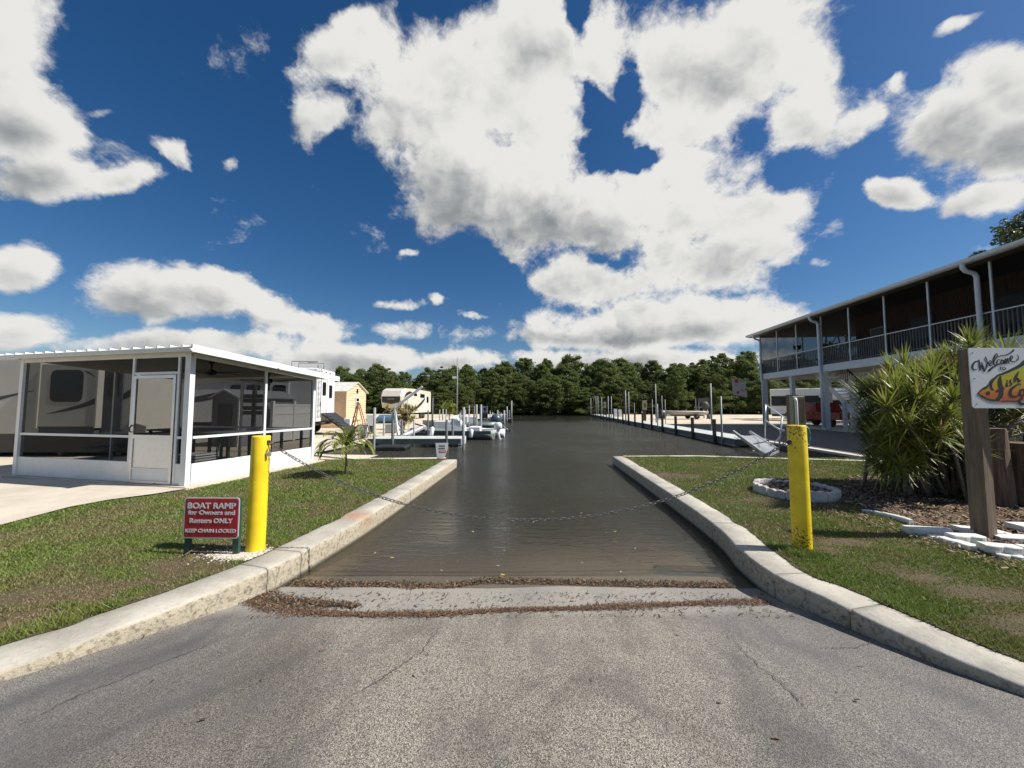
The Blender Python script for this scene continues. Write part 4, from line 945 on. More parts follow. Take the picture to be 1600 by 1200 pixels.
    while z < zp-.12:
        z1 = z+.175; f0 = 0 if z1 < ze else (z-ze)/(zp-ze)*D/2; f0 = max(f0, 0); f1 = max(0, (z1-ze)/(zp-ze)*D/2)
        sid.add([(.055, f0+.02, z), (.055, D-f0-.02, z), (.008, D-f1-.02, z1), (.008, f1+.02, z1), (.0, f0+.02, z), (.0, D-f0-.02, z)], [(0, 1, 2, 3), (0, 4, 5, 1)])
        if z1 < ze+.02: sid.add([(-Wd+.02, -.055, z), (-.02, -.055, z), (-.02, -.008, z1), (-Wd+.02, -.008, z1), (-Wd+.02, 0, z), (-.02, 0, z)], [(0, 1, 2, 3), (0, 4, 5, 1)])
        z = z1
    stuff(sid.build('lap_siding', 'peach', t))
    for s in (0, 1):
        mb = MB(); a = (D/2, zp+.03); b = (-.22, ze-.10) if s == 0 else (D+.22, ze-.10)
        mb.add([(-Wd-.15, a[0], a[1]), (.16, a[0], a[1]), (.16, b[0], b[1]), (-Wd-.15, b[0], b[1]), (-Wd-.15, a[0], a[1]+.05), (.16, a[0], a[1]+.05), (.16, b[0], b[1]+.05), (-Wd-.15, b[0], b[1]+.05)], [(0, 1, 2, 3), (7, 6, 5, 4), (0, 4, 5, 1), (1, 5, 6, 2), (2, 6, 7, 3), (3, 7, 4, 0)]); mb.build('roof_slope', 'roof_shed', t)
    MB().box(.0, .075, -.065, .05, 0, ze).build('corner_trim', 'peach', t)
    wf = MB().box(.056, .09, 1.3, 1.85, 1.25, 2.15).build('window', 'white_paint', t)
    for z0 in (1.31, 1.60, 1.88): MB().box(.091, .098, 1.37, 1.78, z0, z0+.22).build('pane', 'black_glass', wf)
    MB().box(.056, .08, 1.45, 1.68, 2.50, 2.80).build('vent', 'black', t); MB().box(-1.9, -1.0, -.07, -.056, .1, 1.95).build('door', 'peach', t)
    # fifth wheel
    p = Vector((-13.05, 40.0, 0)); t = thing('fifth_wheel', 'cream fifth wheel camper with black nose band beyond the davit', 'camper', p, -YAW)
    mb = MB(); prof = [(10.0, .75), (10.0, 3.2), (9.8, 3.45), (3.5, 3.55), (1.2, 3.5), (.35, 3.2), (.0, 2.6), (.12, 2.0), (.45, 1.35), (2.7, 1.30), (2.75, .75)]
    rings = [[(x, y_*(1)+(.28 if abs(x) > 1.1 and y_ < 1.3 else 0), z_) for y_, z_ in prof] for x in (-1.25, -1.05, 0, 1.05, 1.25)]
    mb.loft(rings, smooth=False); mb.build('body', 'rv_cream', t)
    mb = MB(); mb.add([(-1.0, -.0, 2.55), (1.0, -.0, 2.55), (1.0, .10, 1.95), (0, .16, 1.75), (-1.0, .10, 1.95)], [(4, 3, 2, 1, 0)]); mb.v = [(x, y-.03, z) for x, y, z in mb.v]; mb.build('nose_band', 'black', t)
    MB().box(-.4, .4, -.06, -.035, 2.25, 2.35).build('badge', 'mid_grey', t)
    swoosh(t, [(.4, 2.3, .02), (1.2, 2.8, .35), (2.2, 3.05, .3), (3.0, 3.1, .05)], 1.256, 'black', 'x'); swoosh(t, [(2.8, 1.0, .02), (4.5, 1.3, .3), (6.5, 2.0, .4), (8.5, 2.9, .1)], 1.256, 'black', 'x'); swoosh(t, [(2.8, 1.7, .05), (3.2, 1.5, .3), (4.0, 1.4, .08)], 1.257, 'mid_grey', 'x')
    for y0, y1, z0, z1 in ((3.6, 4.6, 2.75, 3.0), (5.8, 7.4, 2.6, 3.0), (8.2, 9.0, 2.0, 2.7)):
        rwin(t, y0, y1, 1.252, z0, z1, axis='x')
    MB().box(1.252, 1.28, 7.5, 8.1, .95, 2.9).build('door', 'rv_white', t)
    for y in (6.6, 7.5): wheel(t, 1.05, y, .36, .36, .24, 'x'); wheel(t, -1.05, y, .36, .36, .24, 'x')
    for x in (-.9, .9): MB().box(x-.1, x+.1, 2.55, 2.7, 0, 1.3).build('landing_leg', 'white_paint', t)
    MB().box(-.06, .06, 1.2, 1.4, .9, 1.36).build('hitch_pin', 'black', t)

def build_house():
    t = thing('stilt_house', 'long two storey white stilt house with dark screened balcony', 'house', C(17.7, 0), -YAW)
    Y0, Y1 = 1.5, 32.3; ZB, ZF, ZR, ZE = 3.70, 4.14, 5.28, 7.30
    for y, w in ((32.15, .30), (28.65, .24), (25.6, .32), (20.5, .3), (15.0, .3), (9.5, .3), (4.0, .3)):
        MB().box(.02, .02+w, y-w/2, y+w/2, 0, ZB-.002, .01).build('post', 'house_white', t)
    for y in (32.0, 25.6, 20.5, 15.0, 9.5):
        for x in (4.8, 9.6): MB().box(x, x+.3, y-.15, y+.15, 0, ZB-.002).build('post', 'house_white', t)
    MB().box(-.04, .10, Y0, Y1, ZB, ZF).build('beam', 'house_white', t); MB().box(.101, 9.9, Y1-.14, Y1, ZB, ZF).build('beam', 'house_white', t)
    MB().box(4.8, 5.0, Y0, Y1-.15, ZB, ZF-.16).build('beam', 'house_white', t)
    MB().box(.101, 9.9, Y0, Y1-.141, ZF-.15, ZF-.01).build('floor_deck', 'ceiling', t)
    wl = MB(); wl.box(2.5, 9.8, Y0, 25.9, ZF, ZE-.02); wl.build('wall', 'wood_clad', t)
    cl = MB(); y = Y0+.1
    while y < 25.8: cl.box(2.46, 2.499, y, y+.16, ZF+.02, ZE-.05); y += .175
    stuff(cl.build('wall_boards', 'wood_clad', t))
    for y, w, z0, z1 in ((21.6, 1.3, 5.05, 6.35), (17.6, 1.5, 5.0, 6.4), (24.3, .95, 4.2, 6.3), (13.5, 1.2, 5.05, 6.35), (9.0, 1.0, 4.2, 6.3), (5.0, 1.4, 5.0, 6.4)):
        f = MB().box(2.40, 2.458, y-w/2, y+w/2, z0, z1).build('window' if z0 > 4.5 else 'door', 'house_white' if z0 < 4.5 else 'dark_grey', t); MB().box(2.385, 2.398, y-w/2+.07, y+w/2-.07, z0+.08, z1-.07).build('pane', 'black_glass', f)
    yp = [32.25, 30.0, 27.8, 25.4, 23.2, 20.9, 18.65, 16.2, 13.9, 11.6, 9.3, 7.0, 4.7, 2.4]
    for y in yp: MB().box(-.02, .05, y-.035, y+.035, ZF+.002, ZE).build('screen_post', 'house_white', t)
    for a, b in zip(yp[1:], yp[:-1]):
        mb = MB(); mb.add([(.015, a+.036, ZF), (.015, b-.036, ZF), (.015, b-.036, ZE), (.015, a+.036, ZE)], [(3, 2, 1, 0)]); mb.build('screen_panel', 'screen_dark', t)
        MB().box(-.03, .045, a+.037, b-.037, ZR-.045, ZR).build('top_rail', 'house_white', t)
        mb = MB(); y = a+.14
        while y < b-.1: mb.box(.055, .095, y-.02, y+.02, ZF+.004, ZR-.05); y += .147
        mb.box(.05, .10, a+.037, b-.037, ZF+.10, ZF+.14); stuff(mb.build('balusters', 'house_white', t))
    for x in (3.3, 6.6, 9.85): MB().box(x-.035, x+.035, Y1-.09, Y1-.02, ZF+.002, ZE).build('screen_post', 'house_white', t)
    for a, b in ((.06, 3.26), (3.34, 6.56), (6.64, 9.81)):
        mb = MB(); mb.add([(a, Y1-.05, ZF), (b, Y1-.05, ZF), (b, Y1-.05, ZE), (a, Y1-.05, ZE)], [(0, 1, 2, 3)]); mb.build('screen_panel', 'screen', t)
        MB().box(a, b, Y1-.09, Y1-.02, ZR-.045, ZR).build('top_rail', 'house_white', t)
        mb = MB(); x = a+.1
        while x < b: mb.box(x-.02, x+.02, Y1-.14, Y1-.10, ZF+.004, ZR-.05); x += .15
        stuff(mb.build('balusters', 'house_white', t))
    # roof, soffit, gutter
    mb = MB(); mb.prism_y([(-.55, ZE+.10), (5, ZE+1.15), (10.5, ZE+.10), (10.5, ZE+.02), (-.55, ZE+.02)], Y0-.6, Y1+.75); mb.build('roof', 'roof_shed', t)
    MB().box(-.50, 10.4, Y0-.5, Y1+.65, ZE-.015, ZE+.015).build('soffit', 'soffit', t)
    mb = MB(); mb.prism_y([(-.56, ZE+.20), (-.70, ZE+.20), (-.70, ZE+.09), (-.64, ZE+.03), (-.56, ZE+.03)], Y0-.6, Y1+.77); mb.build('gutter', 'house_white', t)
    for y in (32.0, 25.45, 16.55, 8.5):
        mb = MB(); mb.tube([(-.62, y, ZE+.08), (-.62, y, ZE-.12), (-.52, y, ZE-.26), (-.22, y, ZE-.36), (-.13, y, ZE-.5), (-.13, y, ZE-1.2), (-.13, y, ZF+.1), (-.13, y, ZB-.05), (-.06, y, ZB-.35), (-.06, y, .15)], .085, 8); mb.build('downspout', 'house_white', t)
    MB().box(0.0, 10.2, Y0, Y1+.3, -.02, .03).build('ground_slab', 'slab', t)
    # stairs
    st = MB(); a, b = Vector((1.15, 27.8, 3.85)), Vector((1.15, 23.45, .05))
    st.bar(a, b, .06, .28); st.bar(a+Vector((1.15, 0, 0)), b+Vector((1.15, 0, 0)), .06, .28); sg = st.build('stair_stringers', 'white_paint', t)
    n = 17
    for k in range(n):
        p = a.lerp(b, (k+.6)/n); MB().box(1.12, 2.33, p.y-.14, p.y+.14, p.z+.10, p.z+.145).build('tread', 'white_paint', sg)
    for x in (1.1, 2.36):
        mb = MB(); mb.bar((x, 27.6, 4.85), (x, 23.4, 1.05), .05, .08); mb.bar((x, 23.45, .04), (x, 23.45, 1.1), .08, .08)
        for k in range(24 if x > 2 else 0): u = (k+.5)/24; mb.bar((x, 27.6-4.2*u, 4.85-3.8*u-.95), (x, 27.6-4.2*u, 4.85-3.8*u), .03, .03)
        mb.build('handrail', 'black' if x > 2 else 'house_white', sg)
    mb = MB(); mb.box(1.0, 1.16, 25.2, 25.36, 0, 1.9); mb.bar((1.08, 25.2, .5), (1.08, 24.0, .95), .1, .1); mb.build('stair_post', 'house_white', sg)
    mb = MB(); mb.box(2.0, 2.3, 26.0, 26.12, .0, ZB-.2); mb.build('lattice_post', 'house_white', t)
    # hanging basket inside the far end of the balcony
    q = thing('hanging_basket', 'dark hanging plant basket behind the far end balcony screen', 'basket', C(18.9, 29.6, 0), -YAW)
    mb = MB(); mb.lathe([(0, 5.75), (.2, 5.78), (.27, 5.98), (.28, 6.05), (.24, 6.05), (0, 6.0)], 12); mb.build('bowl', 'black', q)
    mb = MB()
    for k in range(3): mb.tube([(.27*math.cos(k*2.1), .27*math.sin(k*2.1), 6.04), (0, 0, 6.7)], .012, 5)
    mb.tube([(0, 0, 6.7), (0, 0, 7.28)], .012, 5); mb.build('hanger', 'black', q)
    # banner on a slanted pole at the far corner of the house
    q = thing('banner', 'small white banner with red flowers on a pole at the far house corner', 'flag', C(17.6, 32.6, 3.35), -YAW)
    mb = MB(); mb.tube([(0, 0, .0), (-2.2, .0, .55)], .02, 6); mb.build('pole', 'galv', q)
    V, F = [], []; nx, ny = 8, 8
    for j in range(ny+1):
        for i in range(nx+1):
            u, v = i/nx, j/ny; V.append((-.95-1.15*u+.12*v, .06*math.sin(u*5+v*2), .22+.28*u-1.35*v))
    for j in range(ny):
        for i in range(nx): a_ = j*(nx+1)+i; F.append((a_, a_+1, a_+nx+2, a_+nx+1))
    mb = MB(); mb.add(V, F, True); mb.add([(x, y+.012, z) for x, y, z in V], [tuple(reversed(f)) for f in F], True); mb.build('cloth', 'flag_print', q)
    # things kept under the house
    t = thing('pickup_truck', 'red pickup truck parked in the shade under the stilt house', 'truck', C(20.9, 30.3), -YAW+R(95))
    prof = [(-2.6, .55), (-2.65, 1.05), (-.9, 1.08), (-.7, 1.12), (-.45, 1.78), (.9, 1.80), (1.45, 1.15), (2.45, 1.02), (2.6, .8), (2.6, .5)]
    rings = [[(x, (y if abs(y) < .97 else y)*(1 if z < 1.2 else .86), z) for x, z in prof] for y in (-.97, -.9, .9, .97)]
    mb = MB(); mb.loft(rings, smooth=False); mb.build('body', 'red_car', t)
    for s in (-1, 1):
        mb = MB(); mb.poly([(-.38, s*.86, 1.2), (-.32, s*.845, 1.68), (.25, s*.845, 1.70), (.25, s*.86, 1.2)], .01, (0, s, 0)); mb.poly([(.32, s*.86, 1.2), (.32, s*.845, 1.70), (.82, s*.845, 1.70), (1.25, s*.86, 1.2)], .01, (0, s, 0)); mb.build('side_window', 'black_glass', t)
        for x in (-1.7, 1.65): wheel(t, x, s*.85, .38, .38, .24, 'y')
    for s in (-1, 1): MB().box(-2.68, -2.655, s*.8-.1, s*.8+.1, .75, .98).build('tail_light', 'print_red', t)
    mb = MB(); mb.box(-2.75, -2.66, -.9, .9, .45, .6, .02); mb.build('bumper', 'alu', t)
    t = thing('camper_trailer', 'white camper trailer with dark band standing behind the stilt house', 'trailer', (27.8, 40.0, 0), R(-39))
    mb = MB(); mb.prism_x([(q_, z) for q_, z in rounded_prof(0, 2.4, .7, 3.35)], 0.0, 9.5); mb.build('body', 'rv_white', t); MB().box(0.1, 9.4, -.012, -.001, 1.55, 2.6).build('dark_band', 'black', t); MB().box(0.1, 9.4, .1, 2.3, .45, .698).build('underframe', 'black', t)
    rwin(t, 5.5, 6.8, -.013, 1.8, 2.4); rwin(t, 0.5, 1.8, -.013, 1.8, 2.4)
    for x in (3.2, 4.1): wheel(t, x, .2, .36, .36, .22, 'y')
    t = thing('covered_boat', 'boat under a pale silver cover on a trailer beneath the house', 'boat', C(27.9, 38.3, 1.15), -YAW+R(82))
    rings = []
    for x, w, z0, z1 in ((-2.6, .7, 1.0, 1.5), (-1.2, 1.0, .95, 1.75), (.4, 1.02, .95, 1.9), (1.6, .8, 1.0, 1.7), (2.5, .35, 1.2, 1.6), (2.9, .04, 1.4, 1.5)):
        rings.append([(x, -w*.5, z0), (x, w*.5, z0), (x, w, z0+(z1-z0)*.45), (x, w*.7, z1-.12), (x, 0, z1), (x, -w*.7, z1-.12), (x, -w, z0+(z1-z0)*.45)])
    MB().loft(rings).build('cover', 'canvas', t); mb = MB(); mb.bar((-2.6, 0, .5), (3.6, 0, .5), .1, .1); mb.bar((-1.5, 0, .5), (-1.5, 0, -1), .15, .15); mb.bar((1.5, 0, .5), (1.5, 0, -1), .15, .15); mb.bar((-1, -1, .5), (-1, 1, .5), .1, .1); mb.build('trailer_frame', 'galv', t)
    for s in (-1, 1): wheel(t, -1, s*1.1, -.68, .32, .2, 'y')
# ------------------------------------------------------------------ docks, boats, poles
def piling(parent, x, y, r, z1, m='galv', z0=-1.55, lean=(0, 0), n=8):
    r *= .58; mb = MB(); mb.tube([(x, y, z0), (x+lean[0], y+lean[1], z1)], r, n); return mb.build('piling', m, parent)

def build_docks():
    # ---- right dock: deck along the bank with dark pilings on the canal side
    t = thing('dock', 'long pale dock running along the right bank of the canal', 'dock', (0, 0, 0), -YAW)
    a0, a1, b0, b1, zd = 8.0, 9.3, 16.6, 66.0, 0.12
    mb = MB(); y = b0
    while y < b1: mb.box(a0, a1, y, y+.285, zd-.04, zd); y += .29
    stuff(mb.build('deck_planks', 'deck', t))
    MB().box(a0-.03, a0-.002, b0, b1, zd-.24, zd-.01).build('fascia', 'dock_side', t); MB().box(a0, a1, b0-.03, b0-.002, zd-.24, zd-.01).build('fascia', 'dock_side', t)
    MB().box(a0+.02, a0+.10, b0+.1, b1, -.22, -.12).build('lower_rail', 'galv', t)
    b = 18.4; k = 0
    while b < b1:
        MB().box(a0-.15, a0-.032, b-.07, b+.07, -1.55, .90+.05*math.sin(k*3.1), .01).build('piling', 'wood_dock', t)
        MB().box(a0+.03, a0+.09, b+1.2, b+1.28, -.6, zd-.245).build('strut', 'galv', t)
        b += 2.62; k += 1
    MB().box(a0+.1, a0+.22, b0+.12, b0+.24, -1.55, zd-.045).build('leg', 'hull_grey', t)
    # tall round poles: (column, top row, lateral)
    for px, py, a, r in ((1126, 619, 7.9, .075), (1110, 599, 9.45, .085), (1027, 631, 7.85, .07), (1039, 624, 9.5, .05), (1034, 618, 9.5, .05), (1024, 600, 9.5, .09), (1019, 624, 9.6, .05), (991, 630, 9.5, .05), (982, 612, 8.0, .09), (977, 610, 7.8, .10), (955, 619, 8.0, .09), (950, 619, 7.85, .10), (940, 621, 7.85, .09), (934, 619, 7.85, .09), (931, 619, 8.0, .08), (923, 622, 7.85, .10)):
        d = ray(px, py); ang = math.atan2(d.x, d.y)-YAW; b = a/math.tan(ang); Y = C(a, b).y; z = GY(px, py, Y).z
        piling(t, a, b, r, z, 'galv')
    # service pedestals on the bank
    for px, py0, py1, Y, lab in ((1007, 626, 640, 39, 'pale power pedestal standing on the right dock between tall poles'), (945, 628, 636, 62, 'far pale power pedestal near the end of the right dock'), (965, 640, 652, 50, 'pair of white dock boxes halfway down the right dock')):
        p = GY(px, py0, Y); q = thing('power_pedestal', lab, 'pedestal', (p.x, p.y, 0.0), -YAW); h = p.z
        if 'boxes' in lab:
            q['category'] = 'dock boxes'; q.name = 'dock_box'; MB().box(-.5, -.1, -.2, .2, .12, h+.1).build('box', 'white_paint', q); MB().box(.15, .5, -.2, .2, .12, h).build('box', 'white_paint', q)
        else:
            MB().box(-.12, .12, -.1, .1, 0, h-.95).build('post', 'wood_dock', q); MB().box(-.2, .2, -.16, .16, h-.94, h, .02).build('housing', 'tan_box', q); MB().box(-.09, .09, -.175, -.161, h-.7, h-.3).build('socket_panel', 'dark_grey', q)
    # ---- gangway and its handrail at the near end
    t = thing('gangway', 'tilted aluminium gangway grating resting at the near end of the right dock', 'gangway', G(1204, 708))
    o = Vector(t.location); A, B = G(1196, 711, .06)-o, G(1216, 703, .06)-o; Cc, Dd = GY(1155, 681, 13.4)-o, GY(1180, 680, 14.6)-o
    for p, q in ((A, Cc), (B, Dd)):
        e = (q-p)*.28; mb = MB(); mb.bar(p, q+e, .06, .10); mb.build('side_rail', 'alu', t)
    n = 6
    for k in range(n):
        u = (k+.5)/n
        for s in (0, 1):
            p, q = A.lerp(B, .04+.92*u), Cc.lerp(Dd, .04+.92*u); m1 = p.lerp(q, .02+.5*s), p.lerp(q, .46+.5*s); mb = MB(); mb.bar(m1[0], m1[1], .085, .03); mb.build('slat', 'alu', t)
    for u in (0.0, .5, 1.0): mb = MB(); mb.bar(A.lerp(Cc, u)-Vector((0, 0, .05)), B.lerp(Dd, u)-Vector((0, 0, .05)), .06, .06); mb.build('cross_bar', 'alu', t)
    t = thing('handrail', 'galvanised tube handrail standing beside the gangway', 'handrail', G(1217, 702)); o = Vector(t.location); p1, p2 = G(1217, 702)-o, G(1196, 688)-o
    u1, u2 = GY(1222, 650, G(1217, 702).y)-o, GY(1196, 632, G(1196, 688).y)-o; m1, m2 = GY(1222, 674, G(1217, 702).y)-o, GY(1197.5, 658, G(1196, 688).y)-o
    e = GY(1231, 653, 11.8)-o; e2 = GY(1232, 668, 11.8)-o
    for pts, nm in (([p1, u1], 'upright'), ([p2, u2], 'upright'), ([u2, u1, e, e2], 'top_rail'), ([m2, m1], 'mid_rail')): mb = MB(); mb.tube(pts, .028, 8); mb.build(nm, 'alu', t)
    mb = MB(); c = m1+o
    for k in range(3): mb.tube([c+Vector((.05*math.cos(a)+.02*k-.02, .05*math.sin(a), .02*math.sin(2*a)+.02*k)) for a in np.linspace(0, 6.28, 10)], .014, 5)
    pts = [c+Vector((-.05, 0, -.05)), c+Vector((-.25, -.1, -.28)), c+Vector((-.5, -.25, -.38)), c+Vector((-.85, -.35, -.5)), G(1176, 705, .12)]
    sp = spline([tuple(p) for p in pts], 7); 
    for i in range(len(sp)-1): mb.bar(sp[i], sp[i+1], .03 if i % 2 else .018, .018 if i % 2 else .03)
    tag(mb.build('spare_chain', 'galv'), 'loose galvanised chain draped from the handrail over the gangway', 'chain')
    # meter box on a post behind the right bollard
    p = GY(1238, 668, 11.2); t = thing('meter_post', 'brown meter box with white conduit on a post behind the right bollard', 'meter post', (p.x+.05, p.y, 0), R(-6))
    MB().box(-.12, .12, -.05, .12, 0, 1.85).build('post', 'wood_post', t); MB().box(-.13, .20, -.22, -.052, .95, 1.80, .01).build('meter_box', 'tan_box', t); MB().box(-.02, .17, -.235, -.221, 1.02, 1.72).build('box_door', 'wood_post', t)
    mb = MB(); mb.tube([(-.08, -.28, 0), (-.08, -.28, 1.66), (-.08, -.24, 1.74)], .04, 8); mb.build('conduit', 'white_paint', t)
    mb = MB(); hp = []
    for k in range(70):
        a = k*.42; hp.append((p.x+.32+.12*math.cos(a), p.y-.12+.004*k*.2, .62+.26*math.sin(a)+.001*k))
    mb.tube(hp, .014, 5); mb.tube([(p.x+.3, p.y-.05, .87), (p.x+.06, p.y, .95)], .014, 5); tag(mb.build('coiled_hose', 'hose'), 'green garden hose coiled on the meter post behind the right bollard', 'hose')

    # ---- left docks
    def finger(label, bY, px0, px1, depth, zd=.12, m='deck', end=False):
        p0, p1 = GY(px0, 690, bY), GY(px1, 690, bY); L = p1.x-p0.x
        t = thing('finger_dock', label, 'dock', (p0.x, bY, 0), 0, 'finger docks along the left bank')
        mb = MB(); x = 0
        while x < L: mb.box(x, min(x+.14, L), 0, depth, zd-.035, zd); x += .146
        stuff(mb.build('deck_planks', m, t)); MB().box(0, L, -.03, -.001, zd-.22, zd-.005).build('fascia', 'dock_side', t); MB().box(L+.001, L+.04, -.03, depth, zd-.22, zd+.002).build('end_board', 'white_metal', t)
        MB().box(0, L, .05, .12, -.1, -.04).build('brace', 'galv', t)
        if end:
            for y in (.0, depth-.06): MB().box(L-.12, L+.04, y-.03, y+.05, -.55, zd-.222).build('end_bracket', 'white_metal', t)
            MB().box(L-.12, L+.04, -.03, depth, -.2, -.14).build('end_bracket', 'white_metal', t)
        return t, p0
    def poles(t, p0, lst):
        for px, py, Y, r, m in lst:
            q = GY(px, py, Y); piling(t, q.x-p0.x, Y-p0.y, r, q.z, m)
    t, p0 = finger('nearest pale finger dock on the left with round steel pilings', 16.0, 574, 720, 1.5, end=True)
    poles(t, p0, [(585.5, 637, 13.4, .085, 'galv'), (614, 656, 15.8, .11, 'galv_dark'), (600, 650, 19, .075, 'galv'), (628, 656, 17.7, .11, 'galv_dark'), (647, 656, 17.8, .07, 'galv'), (698, 656, 15.8, .10, 'galv_dark'), (707.5, 654, 17.8, .10, 'galv_dark'), (724.5, 636, 15.0, .095, 'galv'), (669, 641, 17.8, .06, 'galv_dark')])
    f = MB().box(-5.55, -4.2, 14.7, 15.6, -.26, -.08, .05).build('float', 'black'); tag(f, 'low black float lying in the water in front of the nearest finger dock', 'float')
    t, p0 = finger('second finger dock on the left behind the grey skiff', 23.5, 640, 750, 1.2)
    poles(t, p0, [(751.6, 632, 20.5, .10, 'galv'), (744.7, 632, 24.6, .11, 'galv'), (741, 634, 23.3, .09, 'galv_dark'), (733, 633, 24.6, .07, 'galv'), (692, 639, 24.5, .08, 'galv'), (697, 640, 25, .06, 'galv'), (720, 641, 23.3, .07, 'galv_dark'), (676, 622, 24.6, .10, 'galv_dark'), (719, 645, 20.0, .07, 'galv')])
    t, p0 = finger('third finger dock on the left near the blue outboard', 32.0, 700, 775, 1.2)
    poles(t, p0, [(769.6, 644, 28.0, .08, 'galv'), (772, 646, 33.4, .08, 'galv'), (777.6, 640.7, 29.5, .10, 'galv'), (780.5, 643, 33.4, .08, 'galv_dark'), (760, 641, 33.4, .08, 'galv'), (755, 640, 31.8, .07, 'galv_dark'), (687, 640, 33, .08, 'galv'), (727, 640, 31.8, .08, 'galv')])
    t, p0 = finger('farthest finger dock on the left beside the open water', 42.0, 735, 799, 1.2)
    poles(t, p0, [(787.7, 641, 38.0, .17, 'galv'), (792.2, 635, 41.0, .12, 'galv'), (795.5, 641, 43.4, .14, 'galv_dark'), (799.3, 626, 40.5, .13, 'galv'), (783, 645, 43.4, .1, 'galv'), (766, 642, 43.4, .1, 'galv'), (750, 642, 43.4, .1, 'galv_dark')])
    # lifts: cross beams between the far poles
    for px0, px1, py, Y, lab in ((752, 799, 653, 39.5, 'boat lift beam between the farthest left poles'), (754, 761, 643, 30, 'small lift frame among the left poles')):
        a, b = GY(px0, py, Y), GY(px1, py, Y); t = thing('boat_lift', lab, 'boat lift', (a.x, Y, 0)); L = b.x-a.x
        for k, z in enumerate((a.z, a.z-.4) if L > 2 else (a.z, a.z-.35, a.z+.35)): MB().box(0, L, -.06, .06, z-.06, z+.06).build('beam', 'galv', t)
        for x in (0.02, L-.02): MB().box(x-.07, x+.07, -.07, .07, -1.5, a.z+.45).build('upright', 'galv', t)
        MB().box(L-.35, L+.05, -.2, .2, a.z-.5, a.z-.1, .03).build('motor', 'black', t)

    # ---- boats
    def hull(parent, L, W, zk, zg, m, bow=1):
        rings = []
        for u in np.linspace(0, 1, 9):
            x = -L/2+L*u; w = W/2*(1-max(0, (u-.55)/.45)**2*.97); k = zk+(zg-zk)*max(0, (u-.7)/.3)**2*.8; g = zg+.12*u*u; rings.append([(x*bow, -w, g), (x*bow, -w*.88, k+(g-k)*.35), (x*bow, -w*.2, k), (x*bow, w*.2, k), (x*bow, w*.88, k+(g-k)*.35), (x*bow, w, g), (x*bow, w*.86, g-.02), (x*bow, w*.8, g-.18), (x*bow, -w*.8, g-.18), (x*bow, -w*.86, g-.02)])
        mb = MB(); mb.loft(rings); return mb.build('hull', m, parent)
    def outboard(parent, x, z, m, tilt=0, s=1.0, bow=1):
        Rm = Matrix.Rotation(tilt, 4, 'Y'); T = lambda pts: [tuple(Rm @ (Vector(p)*s)+Vector((x, 0, z))) for p in pts]
        mb = MB(); rings = []
        for zz, lx, ly in ((0.1, .12, .1), (.14, .26, .19), (.4, .28, .2), (.58, .24, .18), (.66, .12, .1)): rings.append(T([(-.12*1+lx*math.cos(a)*1.1-.05, ly*math.sin(a), zz) for a in np.linspace(0, 6.283, 12, endpoint=False)]))
        mb.loft(rings); h = mb.build('outboard', m, parent)
        mb = MB(); rings = [T([(-.12+lx*math.cos(a), ly*math.sin(a), zz) for a in np.linspace(0, 6.283, 8, endpoint=False)]) for zz, lx, ly in ((.1, .14, .09), (-.3, .1, .06), (-.62, .12, .05), (-.8, .05, .02))]; mb.loft(rings)
        mb.loft([T([(xx, rr*math.cos(a), -.62+rr*math.sin(a)) for a in np.linspace(0, 6.283, 8, endpoint=False)]) for xx, rr in ((.14, .02), (.05, .06), (-.3, .05), (-.36, .02))]); mb.build('leg', m, h)
        mb = MB()
        for k in range(3):
            a = 2.1*k; mb.poly(T([(-.34, 0, -.62), (-.36, .17*math.cos(a), -.62+.17*math.sin(a)), (-.32, .15*math.cos(a+.7), -.62+.15*math.sin(a+.7))]), .01, (1, 0, 0))
        mb.build('propeller', 'black', h)
    p = GY(706, 680, 20.4); t = thing('skiff', 'grey flats skiff with white covered console behind the nearest finger dock', 'boat', (p.x, 20.4, 0), R(176))
    hull(t, 4.6, 1.7, -.32, .20, 'hull_grey'); MB().box(-2.2, 2.0, -.84, .84, -.1, -.03).build('floor', 'hull_dark', t)
    mb = MB(); mb.box(-2.25, 1.2, -.86, -.84, .05, .22); mb.box(-2.25, 1.2, .84, .86, .05, .22); mb.build('rub_rail', 'hull_dark', t)
    mb = MB(); rings = [[(x0, -w, z), (x1, -w, z), (x1, w, z), (x0, w, z)] for x0, x1, w, z in ((-.75, .15, .42, .1), (-.7, .1, .4, .45), (-.35, .05, .3, .85), (-.2, -.02, .18, 1.0))]; mb.loft(rings, smooth=False); mb.build('console_cover', 'canvas', t)
    MB().box(-1.6, -1.0, -.4, .4, .0, .42, .04).build('seat', 'canvas', t); outboard(t, -2.45, .15, 'white_paint', R(8), .72); mb = MB(); mb.tube([(1.2, 0, .3), (2.1, 0, .55)], .04, 6); mb.build('trolling_motor', 'black', t)
    p = GY(718, 664, 26.3); t = thing('bay_boat', 'dark grey bay boat with tilted blue outboard hanging over open water', 'boat', (p.x, 26.3, 0), R(180))
    hull(t, 5.2, 1.9, -.3, .42, 'hull_grey'); MB().box(-.6, .3, -.4, .4, .2, .85, .05).build('console', 'white_paint', t); mb = MB(); mb.box(-2.55, -1.4, -.9, .9, .1, .46); mb.build('stern_deck', 'hull_dark', t); outboard(t, -2.75, .10, 'outboard', R(48), 1.25)
    p = GY(757, 681, 21.5); t = thing('jon_boat', 'small pale jon boat moored right of the skiff', 'boat', (p.x, 21.8, 0), R(178)); hull(t, 2.3, 1.3, -.34, .16, 'rv_white'); MB().box(-.5, -.2, -.5, .5, -.05, .1).build('bench', 'hull_grey', t)
